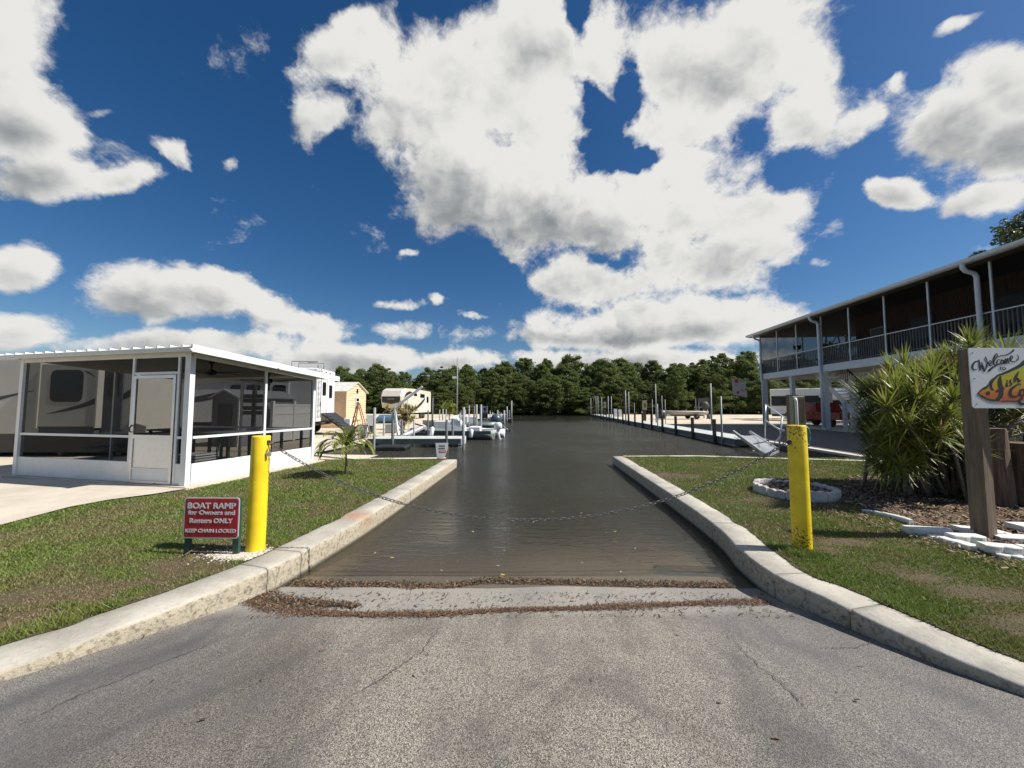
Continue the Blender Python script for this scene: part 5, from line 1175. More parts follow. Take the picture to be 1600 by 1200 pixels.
    for px, Y, lab in ((735, 19.2, 'white boat fender hanging by the water right of the nearest dock'), (673.5, 17.6, 'white boat fender hanging beside the dark pole on the nearest dock'), (774, 29.0, 'white boat fender far right among the left docks')):
        p = GY(px, 680, Y); mb = MB(); z0 = -.12 if px != 673.5 else .08; mb.tube([(p.x, Y, z0), (p.x+.01, Y, z0+.06), (p.x+.06, Y, z0+.4), (p.x+.08, Y, z0+.46)], [.04, .10, .10, .03], 8); o = mb.build('fender', 'canvas'); tag(o, lab, 'fender', 'boat fenders')
    # davit
    a = GY(622, 682, 19.0); b = GY(617, 637, 19.0); c = GY(660, 604, 19.0); t = thing('davit', 'bent grey steel davit arm rising behind the left dock', 'davit', (a.x, 19.0, 0)); o = Vector(t.location)
    mb = MB(); mb.bar(b-o, c-o, .11, .11); mb.build('arm', 'house_white', t); mb = MB(); mb.tube([Vector((0.1, 0, -.05)), a-o, (a-o).lerp(b-o, .6)+Vector((.0, 0, 0)), b-o, (b-o).lerp(c-o, .06)], .06, 8); mb.build('mast', 'white_metal', t)
    mb = MB(); mb.tube([(-.35, .3, 0), (b-o)+Vector((-.1, 0, -.3))], .05, 6); mb.tube([(.3, .3, 0), (b-o)+Vector((.1, 0, -.6))], .05, 6); mb.build('brace', 'galv', t); mb = MB(); mb.tube([(c-o).lerp(b-o, .55), (c-o).lerp(b-o, .55)+Vector((.1, 0, -2.1))], .012, 5); mb.build('cable', 'galv', t)
    # tall lamp pole
    p = G(714, 656); t = thing('lamp_pole', 'tall thin grey pole with small lamp among the left docks', 'lamp pole', p); h = GY(714, 560, p.y).z; zl = GY(714, 590, p.y).z
    mb = MB(); mb.tube([(0, 0, 0), (0, 0, h)], [.09, .06], 8); mb.build('pole', 'galv', t); MB().box(-.55, -.1, -.12, .12, zl-.1, zl+.1, .03).build('lamp', 'white_paint', t)
    # gear on the left bank
    p = GY(579, 660, 20.5); t = thing('power_pedestal', 'white power box on a dark post at the start of the nearest finger dock', 'pedestal', (p.x, 20.5, 0)); MB().box(-.12, .12, -.1, .1, 0, 1.0).build('post', 'wood_dock', t); MB().box(-.16, .2, -.17, -.101, .45, 1.05, .02).build('housing', 'white_paint', t)
    p = GY(543, 664, 21.0); t = thing('power_pedestal', 'white power box on a thin post in front of the peach shed', 'pedestal', (p.x, 21.0, 0)); MB().box(-.05, .05, -.03, .03, 0, .5).build('post', 'galv', t); MB().box(-.17, .17, -.1, .1, .28, .82, .02).build('housing', 'white_paint', t)
    p = G(550, 672); t = thing('step_ladder', 'brown wooden step ladder leaning in front of the peach shed', 'ladder', (p.x, p.y, 0), R(-50))
    for s in (-1, 1): mb = MB(); mb.bar((s*.28, 0, 0), (s*.14, .35, 1.75), .05, .08); mb.build('rail', 'wood_ladder', t); mb = MB(); mb.bar((s*.24, .85, 0), (s*.14, .38, 1.7), .04, .06); mb.build('back_leg', 'wood_ladder', t)
    for k in range(5): u = (k+1)/6; w = .28-.14*u; MB().box(-w, w, .35*u-.05, .35*u+.05, 1.75*u-.015, 1.75*u+.015).build('step', 'wood_ladder', t)
    p = GY(569, 680, 17.8); t = thing('hose_reel', 'tangled hose on a metal reel at the shore end of the nearest dock', 'hose reel', (p.x, 17.8, 0))
    mb = MB()
    for k in range(5): mb.tube([(.05*k-.1, .26*math.cos(a)+.02*k, .32+.3*math.sin(a)) for a in np.linspace(0, 6.283, 17)], .022, 5, False)
    mb.build('hose_coil', 'dark_grey', t); mb = MB()
    for x in (-.2, .2): mb.tube([(x, -.3, 0), (x, 0, .7), (x, .3, 0)], .02, 6)
    mb.tube([(-.2, 0, .32), (.2, 0, .32)], .02, 6); mb.build('stand', 'alu', t)
    for px, Y, lean, h, lab in ((560, 17.2, .12, 1.0, 'bent fishing-rod holder pole behind the young palm, the taller one'), (545, 15.6, -.2, .9, 'thin bare stick standing behind the young palm')):
        p = GY(px, 690, Y); mb = MB(); mb.tube([(p.x, Y, -.01), (p.x-lean*.3, Y, h*.7), (p.x-lean, Y, h), (p.x-lean*2.4, Y, h*1.02)], .02, 6); tag(mb.build('bare_pole', 'wood_ladder'), lab, 'pole')
    a, b = GY(629, 681, 17.9), GY(662, 667, 20.2); mb = MB(); t = thing('loading_ramp', 'pale tilted loading ramp lying behind the davit mast', 'ramp', (a.x, a.y, 0)); o = Vector(t.location)
    for s_ in (-.3, .3): mb = MB(); mb.bar(a-o+Vector((0, s_, 0)), b-o+Vector((0, s_, 0)), .06, .10); mb.build('side_rail', 'white_metal', t)
    mb = MB(); mb.bar(a-o, b-o, .54, .03); mb.build('ramp_plate', 'mid_grey', t)
    p = G(607, 661); o_ = MB().box(-1.0, 1.0, -.5, .5, 0, .75, .25).build('covered_cart', 'blue_tarp', None, loc=(p.x, p.y, 0), rz=.3); tag(o_, 'dark teal tarp covered cart standing beyond the left dock poles', 'cart')
    p = G(611, 676); o_ = MB().box(-.3, .3, -.25, .25, 0, .5, .03).build('concrete_block', 'mid_grey', None, loc=(p.x, p.y, 0), rz=.2); tag(o_, 'grey concrete block on the gravel left of the davit', 'block')
    p = G(590, 661); o_ = MB().box(-.9, .9, -.3, .3, 0, .35, .1).build('kayak_stack', 'rv_white', None, loc=(p.x, p.y, 0), rz=.1); tag(o_, 'low white long box lying on gravel near the peach shed', 'box')
    for px, Y, lab in ((688, 22.5, 'white cooler box on the second left dock'), (735, 31.9, 'white dock locker on the third left dock')):
        p = GY(px, 670, Y); o_ = MB().box(-.45, .45, -.25, .25, .12, .62, .05).build('dock_locker', 'white_paint', None, loc=(p.x, Y+.6, 0)); tag(o_, lab, 'locker')
    # boat on trailer far right, lift box
    p = GY(1066, 646, 44); t = thing('bass_boat', 'low pale bass boat on a trailer beyond the right dock', 'boat', (p.x, 44, 0), R(184)); hull(t, 5.4, 1.8, .45, .95, 'rv_grey'); outboard(t, -2.8, 1.0, 'dark_grey', R(20), 1.5)
    mb = MB(); mb.bar((-2.6, 0, .4), (3.3, 0, .4), .1, .1); mb.build('trailer_frame', 'galv_dark', t)
    for s in (-1, 1): wheel(t, -1.2, s*.95, .32, .32, .2, 'y')
    mb = MB(); mb.lathe([(0, .1), (.5, .1), (.6, .5), (.5, 1.05), (0, 1.1)], 14); q = mb.build('equipment_cover', 'black', None, loc=(p.x-2.9, 43, 0)); tag(q, 'round black cover standing left of the bass boat', 'cover')
    p = GY(1096, 640, 47); t = thing('bait_tower', 'small grey platform tower beyond the bass boat', 'tower', (p.x, 47, 0))
    for x in (-.5, .5):
        for y in (-.4, .4): MB().box(x-.05, x+.05, y-.05, y+.05, 0, 2.55).build('leg', 'galv', t)
    MB().box(-.7, .7, -.5, .5, 1.35, 1.45).build('platform', 'galv', t); MB().box(-.65, .65, -.5, -.44, 2.0, 2.55).build('panel', 'dark_grey', t)
# ------------------------------------------------------------------ foreground objects
def build_bollards():
    out = []
    for base, h, lean, m, lab in ((G(399, 861), 1.19, (0.012, 0), 'yellow', 'bright yellow steel bollard beside the red boat ramp sign'), (G(1254, 860), 1.30, (-0.004, 0), 'yellow_rusty', 'rust speckled yellow steel bollard at the right curb')):
        t = thing('bollard', lab, 'bollard', base, group='yellow bollards at the boat ramp'); r = .0865
        rings = []
        for rr, z in ((r*1.03, -.1), (r*1.03, .02), (r, .06), (r*.995, h*.4), (r, h*.75), (r, h-.012), (r*.97, h-.003), (r*.9, h)): rings.append([(rr*math.cos(a)+lean[0]*z, rr*math.sin(a)+lean[1]*z, z) for a in np.linspace(0, 6.2832, 40, endpoint=False)])
        mb = MB(); mb.loft(rings); mb.build('pipe', m, t); out.append((base, h, lean))
    # eye and padlock on the left one, hook on the right one
    b, h, l = out[0]; kids = [o for o in bpy.data.objects if o.name.startswith('bollard')]
    t0 = [o for o in kids if o.parent is None and 'red boat' in o['label']][0]; t1 = [o for o in kids if o.parent is None and 'speckled' in o['label']][0]
    mb = MB(); mb.box(.08, .112, -.03, .0, h-.085, h-.045, .004); mb.tube([(.108+.022*math.cos(a), -.012, h-.075+.022*math.sin(a)) for a in np.linspace(0, 6.283, 11)], .006, 6); mb.build('chain_eye', 'galv_dark', t0)
    mb = MB(); mb.box(.075, .11, -.02, .01, 1.07, 1.10, .004); mb.tube([(-.105+.02*math.cos(a), -.02, 1.12+.02*math.sin(a)) for a in np.linspace(0, 6.283, 11)], .006, 6); mb.box(-.105, -.08, -.03, 0, 1.10, 1.14, .004); mb.build('chain_eye', 'galv_dark', t1)
    c = Vector((b.x+.122, b.y-.035, h-.16)); t = thing('padlock', 'brass and steel padlock hanging at the left bollard', 'padlock', c)
    MB().box(-.022, .022, -.011, .011, -.05, -.005, .005).build('lock_body', 'alu', t); mb = MB(); mb.tube([(-.014, 0, -.005), (-.014, 0, .025), (0, 0, .042), (.014, 0, .025), (.014, 0, -.005)], .004, 6); mb.build('shackle', 'galv', t)
    # chain: a hanging curve of interlocked links
    A = Vector((b.x+.128, b.y+.005, h-.09)); b1 = out[1][0]; B = Vector((b1.x-.125, b1.y+.0, 1.12)); n = 0
    zl = .315; u0 = .5
    def cz(u): return A.z*(1-u)+B.z*u-4*u*(1-u)*((A.z+B.z)/2-zl)*(1+.13*(1-4*u*(1-u)))
    fine = [A.lerp(B, u) for u in np.linspace(0, 1, 500)]
    for i, p in enumerate(fine): p.z = cz(i/499); p.y += .006*math.sin(i*.02)
    pitch = .042; pts = [fine[0]]; acc = 0
    for p, q in zip(fine[:-1], fine[1:]):
        acc += (q-p).length
        if acc >= pitch: pts.append(q); acc -= pitch
    mb = MB(); th = .0043; random.seed(3)
    for i in range(len(pts)-1):
        p, q = pts[i], pts[i+1]; d = (q-p).normalized(); s1 = d.cross(Vector((0, 1, 0))).normalized(); s2 = d.cross(s1).normalized()
        a = (math.pi/2 if i % 2 else 0)+.5+random.uniform(-.2, .2); s = s1*math.cos(a)+s2*math.sin(a); m = (p+q)/2; L, Wd = .030, .0125
        loop = []
        for sx in (1, -1):
            for k in range(4): th_ = -math.pi/2+math.pi*k/3; loop.append(m+d*sx*(L-Wd+Wd*math.cos(th_))+s*sx*Wd*math.sin(th_))
        loop.append(loop[0]); mb.tube(loop, th, 5, False)
    tag(mb.build('barrier_chain', 'chain'), 'long steel link chain sagging between the two yellow bollards', 'chain')

def rrect(w, h, r, n=5):
    pts = []
    for cx, cz, a0 in ((w/2-r, h/2-r, 0), (-w/2+r, h/2-r, 90), (-w/2+r, -h/2+r, 180), (w/2-r, -h/2+r, 270)):
        for k in range(n): a = R(a0+90*k/(n-1)); pts.append((cx+r*math.cos(a), cz+r*math.sin(a)))
    return pts

def build_signs():
    # red sign
    Y = 3.83; TL, TR, BL, BR = (288, 779), (376, 774), (285, 843), (374, 841)
    c = (GY(*TL, Y)+GY(*TR, Y)+GY(*BL, Y)+GY(*BR, Y))/4; w = (GY(*TR, Y)-GY(*TL, Y)).length; h = (GY(*TL, Y)-GY(*BL, Y)).length
    t = thing('ramp_sign', 'red BOAT RAMP notice on short dark green posts beside the left bollard', 'sign', (c.x, Y, 0.0), R(-1.5)); z = c.z
    mb = MB(); mb.poly([(x, 0, zz+z) for x, zz in rrect(w, h, .03)], .004, (0, -1, 0)); mb.build('sign_border', 'sign_white', t)
    mb = MB(); mb.poly([(x, -.0042, zz+z) for x, zz in rrect(w-.022, h-.022, .022)], .0008, (0, -1, 0)); mb.build('sign_face', 'sign_red', t)
    for s, dz, size, bold, ww in (('BOAT RAMP', .30, .078, .0034, .86), ('for Owners and', .135, .060, .0024, .84), ('Renters ONLY', -.065, .062, .0024, .77), ('KEEP CHAIN LOCKED', -.31, .047, .0020, .91)):
        me = text_mesh(s, size, 0.0, 'sign_white'); xs = [v.co.x for v in me.vertices]; zs = [v.co.z for v in me.vertices]; k = ww*w/(max(xs)-min(xs)); mx = (max(xs)+min(xs))/2
        me.transform(Matrix.Diagonal((k, 1, 1.0, 1)) @ Matrix.Translation((-mx, 0, -(max(zs)+min(zs))/2)))
        v0 = [tuple(v.co) for v in me.vertices]; f0 = [tuple(p.vertices) for p in me.polygons]; big = MB(); e_ = bold
        for q, (ox, oz) in enumerate(((0, 0), (e_, 0), (-e_, 0), (0, e_), (0, -e_), (e_*.7, e_*.7), (-e_*.7, e_*.7), (e_*.7, -e_*.7), (-e_*.7, -e_*.7))): big.add([(x+ox, y-.0065-.00008*q, zz+oz+z+dz*h) for x, y, zz in v0], f0)
        big.build('lettering', 'sign_white', t)
    mb = MB()
    for sx in (-1, 1):
        for sz in (-1, 1): mb.tube([(sx*w*.44, -.004, z+sz*h*.42), (sx*w*.44, -.010, z+sz*h*.42)], .008, 8)
    mb.build('bolt', 'galv_dark', t)
    MB().box(w*.40, w*.40+.055, .002, .035, -.1, z+h*.46).build('post', 'sign_green', t); MB().box(-w*.475, -w*.475+.05, .002, .035, -.1, z+h*.46).build('post', 'sign_green', t)
    # fallen stick under it
    mb = MB(); a, b = G(288, 868, .03), G(313, 854, .05); mb.tube([a, a.lerp(b, .5)+Vector((0, 0, .012)), b+Vector((.12, .05, .01))], [.009, .007, .004], 5); tag(mb.build('stick', 'wood_post'), 'dry fallen stick on bare soil under the red sign', 'stick')
    # small notice at the end of the left curb
    Y = 10.55; p = GY(690, 718, Y); t = thing('notice_board', 'small grey leaning notice board at the end of the left curb', 'sign', (p.x, Y, 0.0), R(4)); u = Y/FPX
    mb = MB(); mb.poly([(-9.5*u, 0, .47), (10*u, 0, .47), (9*u, 0, .28), (4.5*u, 0, .06), (-7*u, 0, .05)], .03, (0, -1, 0)); mb.build('board', 'white_metal', t)
    for s, dz, ww in (('PRIVATE', .385, .16), ('PROPERTY', .315, .19)):
        me = text_mesh(s, .055, .002, 'print_black'); xs = [v.co.x for v in me.vertices]; k = ww/(max(xs)-min(xs)); me.transform(Matrix.Translation((.01, -.032, dz)) @ Matrix.Diagonal((k, 1, 1, 1))); link('lettering', me, t)
    mb = MB(); mb.box(-.07, .125, -.0325, -.0305, .20, .265); mb.build('red_band', 'print_red', t); MB().box(-.05, .11, -.034, -.0328, .225, .24).build('band_line', 'sign_white', t)
    mb = MB(); mb.bar((.14, .05, 0), (.175, .05, .36), .06, .05); mb.build('stake', 'wood_post', t)
    # welcome sign: timber post and printed board
    Yp = 4.12; pb = G(1538, 843); t = thing('welcome_post', 'tall weathered square timber post carrying the welcome sign', 'post', (pb.x, pb.y, 0), R(14)); hp = GY(1512, 545, pb.y).z
    mb = MB(); mb.box(-.072, .072, -.072, .072, -.1, hp, .008); mb.build('timber', 'wood_post', t)
    Ys = pb.y-.13; u = Ys/FPX/8.57        # metres per pixel of the enlarged view used for measuring
    TLz = GY(1513, 543.5, Ys); org = TLz
    W, H = 1.02, (GY(1513, 543.5, Ys)-GY(1513, 637.5, Ys)).length
    t = thing('welcome_sign', 'white welcome sign with printed orange and green fish', 'sign', (org.x, Ys, org.z-H), R(0))
    k = H/805.0
    S = lambda X, Yz: ((X-(370+(Yz-200)*.087))*k, (1005-Yz)*k)
    mb = MB(); mb.poly([(x+W/2, 0, z+H/2) for x, z in rrect(W, H, .03)], .008, (0, 1, 0)); mb.build('board', 'sign_white', t)
    lay = [-.0015]
    def stroke(pts, name='lettering', m='print_black'):
        sp = spline([(*S(x, y), w*k) for x, y, w in pts], 7); vs = []; lay[0] -= .00006; yy = lay[0]
        for i, p in enumerate(sp):
            q0, q1 = sp[max(i-1, 0)], sp[min(i+1, len(sp)-1)]; d = np.array([q1[0]-q0[0], q1[1]-q0[1]]); d = d/(np.hypot(*d)+1e-9); n = np.array([-d[1], d[0]])*max(p[2], .0006)/2
            vs += [(p[0]-n[0], yy, p[1]-n[1]), (p[0]+n[0], yy, p[1]+n[1])]
        MBx = MB(); MBx.add(vs, [(2*i, 2*i+1, 2*i+3, 2*i+2) for i in range(len(sp)-1)]); return MBx
    def put(lst, name, m):
        big = MB()
        for pts in lst: s_ = stroke(pts); big.add(s_.v, s_.f)
        big.build(name, m, t)
    put([[(510, 372, 12), (455, 395, 22), (425, 450, 30), (445, 495, 20), (490, 485, 8)], [(512, 358, 14), (522, 430, 32), (532, 506, 20)], [(532, 506, 8), (546, 450, 10), (552, 398, 10)], [(548, 392, 14), (566, 460, 32), (588, 524, 22)], [(588, 522, 8), (618, 440, 22), (618, 375, 18), (602, 320, 10)], [(602, 320, 10), (590, 350, 12), (600, 385, 10)],
         [(640, 440, 8), (676, 395, 16), (660, 372, 10), (643, 405, 20), (662, 440, 16), (700, 420, 8)], [(700, 420, 8), (755, 310, 14), (745, 278, 12), (716, 330, 24), (704, 395, 24), (725, 432, 16), (752, 412, 8)],
         [(795, 362, 16), (768, 362, 12), (750, 398, 22), (768, 425, 14), (800, 400, 8)], [(800, 398, 8), (815, 362, 16), (836, 385, 18), (822, 412, 14), (804, 395, 14), (816, 362, 8)],
         [(842, 360, 8), (846, 412, 20), (858, 356, 10), (868, 350, 16), (872, 405, 20), (886, 350, 10), (898, 348, 18), (900, 392, 20), (922, 382, 8)],
         [(922, 380, 8), (958, 330, 18), (942, 308, 12), (925, 350, 24), (948, 384, 18), (1000, 382, 10), (1036, 345, 16), (1024, 285, 5)],
         [(745, 330, 6), (800, 308, 14), (865, 298, 12), (930, 268, 16), (965, 240, 24), (980, 222, 10)], [(640, 515, 30), (690, 468, 24), (760, 430, 14), (850, 412, 10), (930, 408, 5)]], 'lettering', 'print_black')
    me = text_mesh('TO:', 62*k, .001, 'print_black'); me.transform(Matrix.Translation((S(835, 480)[0], -.0018, S(835, 480)[1])) @ Matrix.Diagonal((.95, 1, 1, 1))); link('lettering', me, t)
    def shape(pts, name, m, yy):
        sp = spline([S(x, y) for x, y in pts], 5); mb = MB(); mb.add([(p[0], yy, p[1]) for p in sp], [tuple(range(len(sp)))]); return mb.build(name, m, t)
    shape([(480, 825), (560, 885), (650, 930), (760, 945), (860, 945), (1000, 948), (1060, 975), (1110, 972), (1300, 900), (1500, 860), (1500, 800), (1300, 800), (1000, 860), (600, 850)], 'print_shadow', 'print_grey', -.0014)
    shape([(498, 815), (560, 768), (640, 720), (690, 640), (760, 585), (850, 545), (960, 500), (1060, 470), (1114, 455), (1250, 440), (1400, 480), (1500, 600), (1500, 760), (1400, 840), (1250, 880), (1114, 905), (1000, 920), (850, 925), (740, 912), (620, 880), (540, 845)], 'fish_body', 'fish_print', -.0020)
    lay[0] = -.0026
    put([[(492, 815, 10), (560, 755, 22), (612, 730, 30), (642, 692, 8)], [(500, 808, 14), (560, 850, 26), (650, 892, 24), (740, 902, 26), (790, 890, 30)], [(690, 640, 12), (760, 575, 22), (840, 545, 26), (960, 490, 34), (1060, 440, 44), (1130, 390, 60), (1250, 350, 50), (1400, 420, 40), (1490, 560, 20)],
         [(820, 915, 10), (900, 908, 10), (1000, 915, 14), (1060, 905, 20)]], 'fish_outline', 'print_black')
    put([[(760, 580, 16), (690, 640, 40), (668, 700, 44), (690, 755, 26), (718, 762, 8)], [(800, 580, 20), (790, 660, 60), (810, 760, 60), (800, 850, 56), (740, 890, 20)], [(735, 790, 24), (790, 765, 34), (850, 735, 36)],
         [(880, 650, 26), (895, 632, 10)], [(890, 660, 14), (882, 705, 36), (905, 712, 14)], [(945, 620, 14), (925, 655, 26), (945, 685, 26), (918, 712, 16)], [(1040, 520, 14), (1000, 600, 40), (985, 665, 26)], [(995, 650, 12), (1030, 610, 22), (1040, 650, 30), (1075, 630, 10)],
         [(1070, 690, 28), (1030, 690, 18), (940, 760, 40), (940, 840, 44), (1010, 850, 22), (1075, 800, 10)], [(1070, 760, 30), (1055, 830, 34), (1110, 830, 26), (1120, 770, 30), (1075, 755, 18)], [(1100, 860, 14), (1055, 900, 34), (1060, 940, 34), (1120, 950, 26)]], 'lettering', 'print_black')
    e = [S(636+28*math.cos(a), 808+28*math.sin(a)) for a in np.linspace(0, 6.28, 18)]; mb = MB(); mb.add([(x, -.0032, z) for x, z in e], [tuple(range(18))]); mb.build('fish_eye', 'print_black', t)
    mb = MB()
    for X, Yz in ((420, 270), (455, 612), (487, 950)): x, z = S(X, Yz); mb.tube([(x, -.001, z), (x, -.006, z)], .006, 8)
    mb.build('screw', 'galv_dark', t)

def build_garden():
    # ring planter: scalloped concrete pieces
    c = G(1242, 772); t = thing('ring_planter', 'round planter ring of scalloped grey concrete pieces behind the right bollard', 'planter', c)
    n, rr = 13, .565
    for k in range(n):
        a0, a1 = 6.283*k/n+.015, 6.283*(k+1)/n-.015; rings = []; h = .155+.012*math.sin(k*2.3)
        for i in range(9):
            a = a0+(a1-a0)*i/8; z = h-.022+.022*abs(math.sin(math.pi*2*i/8)); r0, r1 = rr-.05, rr+.03+.008*math.sin(math.pi*i/8)
            dz = .012*math.sin(k*5.1)
            rings.append([(r1*math.cos(a), r1*math.sin(a), -.03), (r1*math.cos(a), r1*math.sin(a), z+dz-.008), ((r1-.01)*math.cos(a), (r1-.01)*math.sin(a), z+dz), ((r0+.01)*math.cos(a), (r0+.01)*math.sin(a), z+dz), (r0*math.cos(a), r0*math.sin(a), z+dz-.008), (r0*math.cos(a), r0*math.sin(a), -.03)])
        mb = MB(); mb.loft(rings, smooth=False); mb.build('edging_stone', 'edging_ring', t)
    m = 600; a = rng.uniform(0, 6.28, m); r = .49*np.sqrt(rng.random(m)); o = link('planter_rubble', pebbles('planter_rubble', c.x+r*np.cos(a), c.y+r*np.sin(a), .05+.05*rng.random(m), (.015, .05), 'mulch')); stuff(o)
    # garden edging: white scalloped concrete, two uneven courses
    t = thing('garden_edging', 'crooked row of white scalloped concrete edging at the mulch bed', 'edging', G(1480, 838))
    o = Vector(t.location)
    def piece(pA, pB, zA, zB, wd=.11, h=.09, curve=.0, sc=2):
        A, B = pA, pB; d = (B-A); L = d.length; d = d/L; nrm = Vector((-d.y, d.x, 0)); rings = []
        for i in range(11):
            u = i/10; p = A.lerp(B, u)+nrm*curve*4*u*(1-u); z = zA+(zB-zA)*u; bul = .022*abs(math.sin(math.pi*sc*u)) if sc else 0
            prof = [(-wd/2-bul, z-h), (-wd/2-bul, z-.008), (-wd/2-bul+.01, z), (wd/2-.01, z), (wd/2, z-.008), (wd/2, z-h)]
            rings.append([tuple(p+nrm*q-o+Vector((0, 0, zz-p.z))) for q, zz in prof])
        mb = MB(); mb.loft(rings, smooth=False); mb.build('edging_stone', 'edging', t)
    piece(G(1350, 799, .02), G(1424, 815, .05), .05, .075, .07, .07, .07, 0)
    for (ax, ay), (bx, by), z in (((1414, 822), (1482, 826), .095), ((1450, 836), (1527, 842), .05), ((1484, 834), (1532, 836), .10), ((1473, 838), (1534, 855), .065), ((1532, 848), (1590, 853), .12), ((1550, 862), (1592, 866), .055), ((1592, 852), (1660, 858), .12), ((1594, 864), (1660, 870), .055), ((1553, 836), (1640, 838), .07), ((1482, 846), (1530, 848), .03)):
        piece(G(ax, ay, z), G(bx, by, z), z, z, .12, .085 if z < .1 else .07, 0, 2)
    piece(G(1497, 823, .1), G(1565, 825, .1), .10, .07, .2, .05, 0, 0); piece(G(1584, 820, .1), G(1660, 822, .1), .11, .11, .2, .06, 0, 0)
    # old timber pilings with rope behind the sign
    q = G(1565, 792); t = thing('timber_piles', 'cluster of old split timber piles bound with rope behind the welcome sign', 'piles', q)
    for x, y, r, h, ln in ((-.05, .05, .20, 1.17, -.02), (.42, -.02, .25, .95, .0), (.95, .1, .24, 1.02, .01), (.25, .42, .2, 1.1, .02)):
        rings = []
        for z in (-.1, .0, .2, .45, .7, h-.04, h):
            rings.append([((r*(1+.10*mnoise.noise((math.cos(a)*2+x*5, math.sin(a)*2, z*1.2)))*(1.06-.1*z) * (1 if z < h-.01 else .93))*math.cos(a)+x+ln*z, (r*(1+.10*mnoise.noise((math.cos(a)*2+x*5, math.sin(a)*2, z*1.2)))*(1.06-.1*z))*math.sin(a)+y, z) for a in np.linspace(0, 6.283, 26, endpoint=False)])
        mb = MB(); mb.loft(rings, smooth=False); mb.build('pile', 'timber_old', t)
    mb = MB(); mb.tube([(.12, -.2, .60), (.35, -.3, .585), (.6, -.27, .60), (.95, -.18, .62), (1.3, -.1, .6)], .016, 6); mb.tube([(.2, -.22, .93), (.55, -.26, .91), (.95, -.19, .93)], .012, 6); mb.build('rope', 'canvas', t)

# ------------------------------------------------------------------ plants
def strap(P, d, L, w, droop, n=4):      # one strap leaf: V-folded ribbon bending under its weight
    out = []; d = d/np.linalg.norm(d); side = np.cross(d, (0, 0, 1)); ns = np.linalg.norm(side); side = side/ns if ns > 1e-3 else np.array((1, 0, 0)); p = P.copy(); st = L/n; wid = [.55, 1.0, .85, .5, .04][:n+1] if n == 4 else list(np.interp(np.linspace(0, 1, n+1), [0, .3, .7, 1], [.5, 1, .75, .04]))
    for i in range(n+1):
        up = np.cross(side, d); out.append((p-side*w*wid[i]/2+up*w*.12, p+side*w*wid[i]/2+up*w*.12)); d = d+np.array((0, 0, -droop*(i+1)/n)); d = d/np.linalg.norm(d); p = p+d*st
    return out
def rosettes(name, heads, m, parent=None, n_leaf=34, L=(.28, .42), w=.022, droop=.28):
    V, F = [], []
    for (P, ax) in heads:
        P = np.array(P, float); ax = np.array(ax, float); ax /= np.linalg.norm(ax); t1 = np.cross(ax, (0.3, .2, 1.0)); t1 /= np.linalg.norm(t1)+1e-9; t2 = np.cross(ax, t1); sc = rng.uniform(.8, 1.2)
        for k in range(n_leaf):
            a = k*2.39996+rng.uniform(-.2, .2); el = .12+1.35*(k/n_leaf)+rng.uniform(-.1, .1); d = ax*math.cos(el)+(t1*math.cos(a)+t2*math.sin(a))*math.sin(el)
            rows = strap(P-ax*.12*(k/n_leaf), d, rng.uniform(*L)*sc, w*rng.uniform(.8, 1.2), droop*rng.uniform(.3, 1.4)*(k/n_leaf)); o = len(V)
            for l, r in rows: V += [l, r]
            for i in range(len(rows)-1): F.append((o+2*i, o+2*i+1, o+2*i+3, o+2*i+2))
    return link(name, np_mesh(name, np.array(V), np.array(F), m), parent)

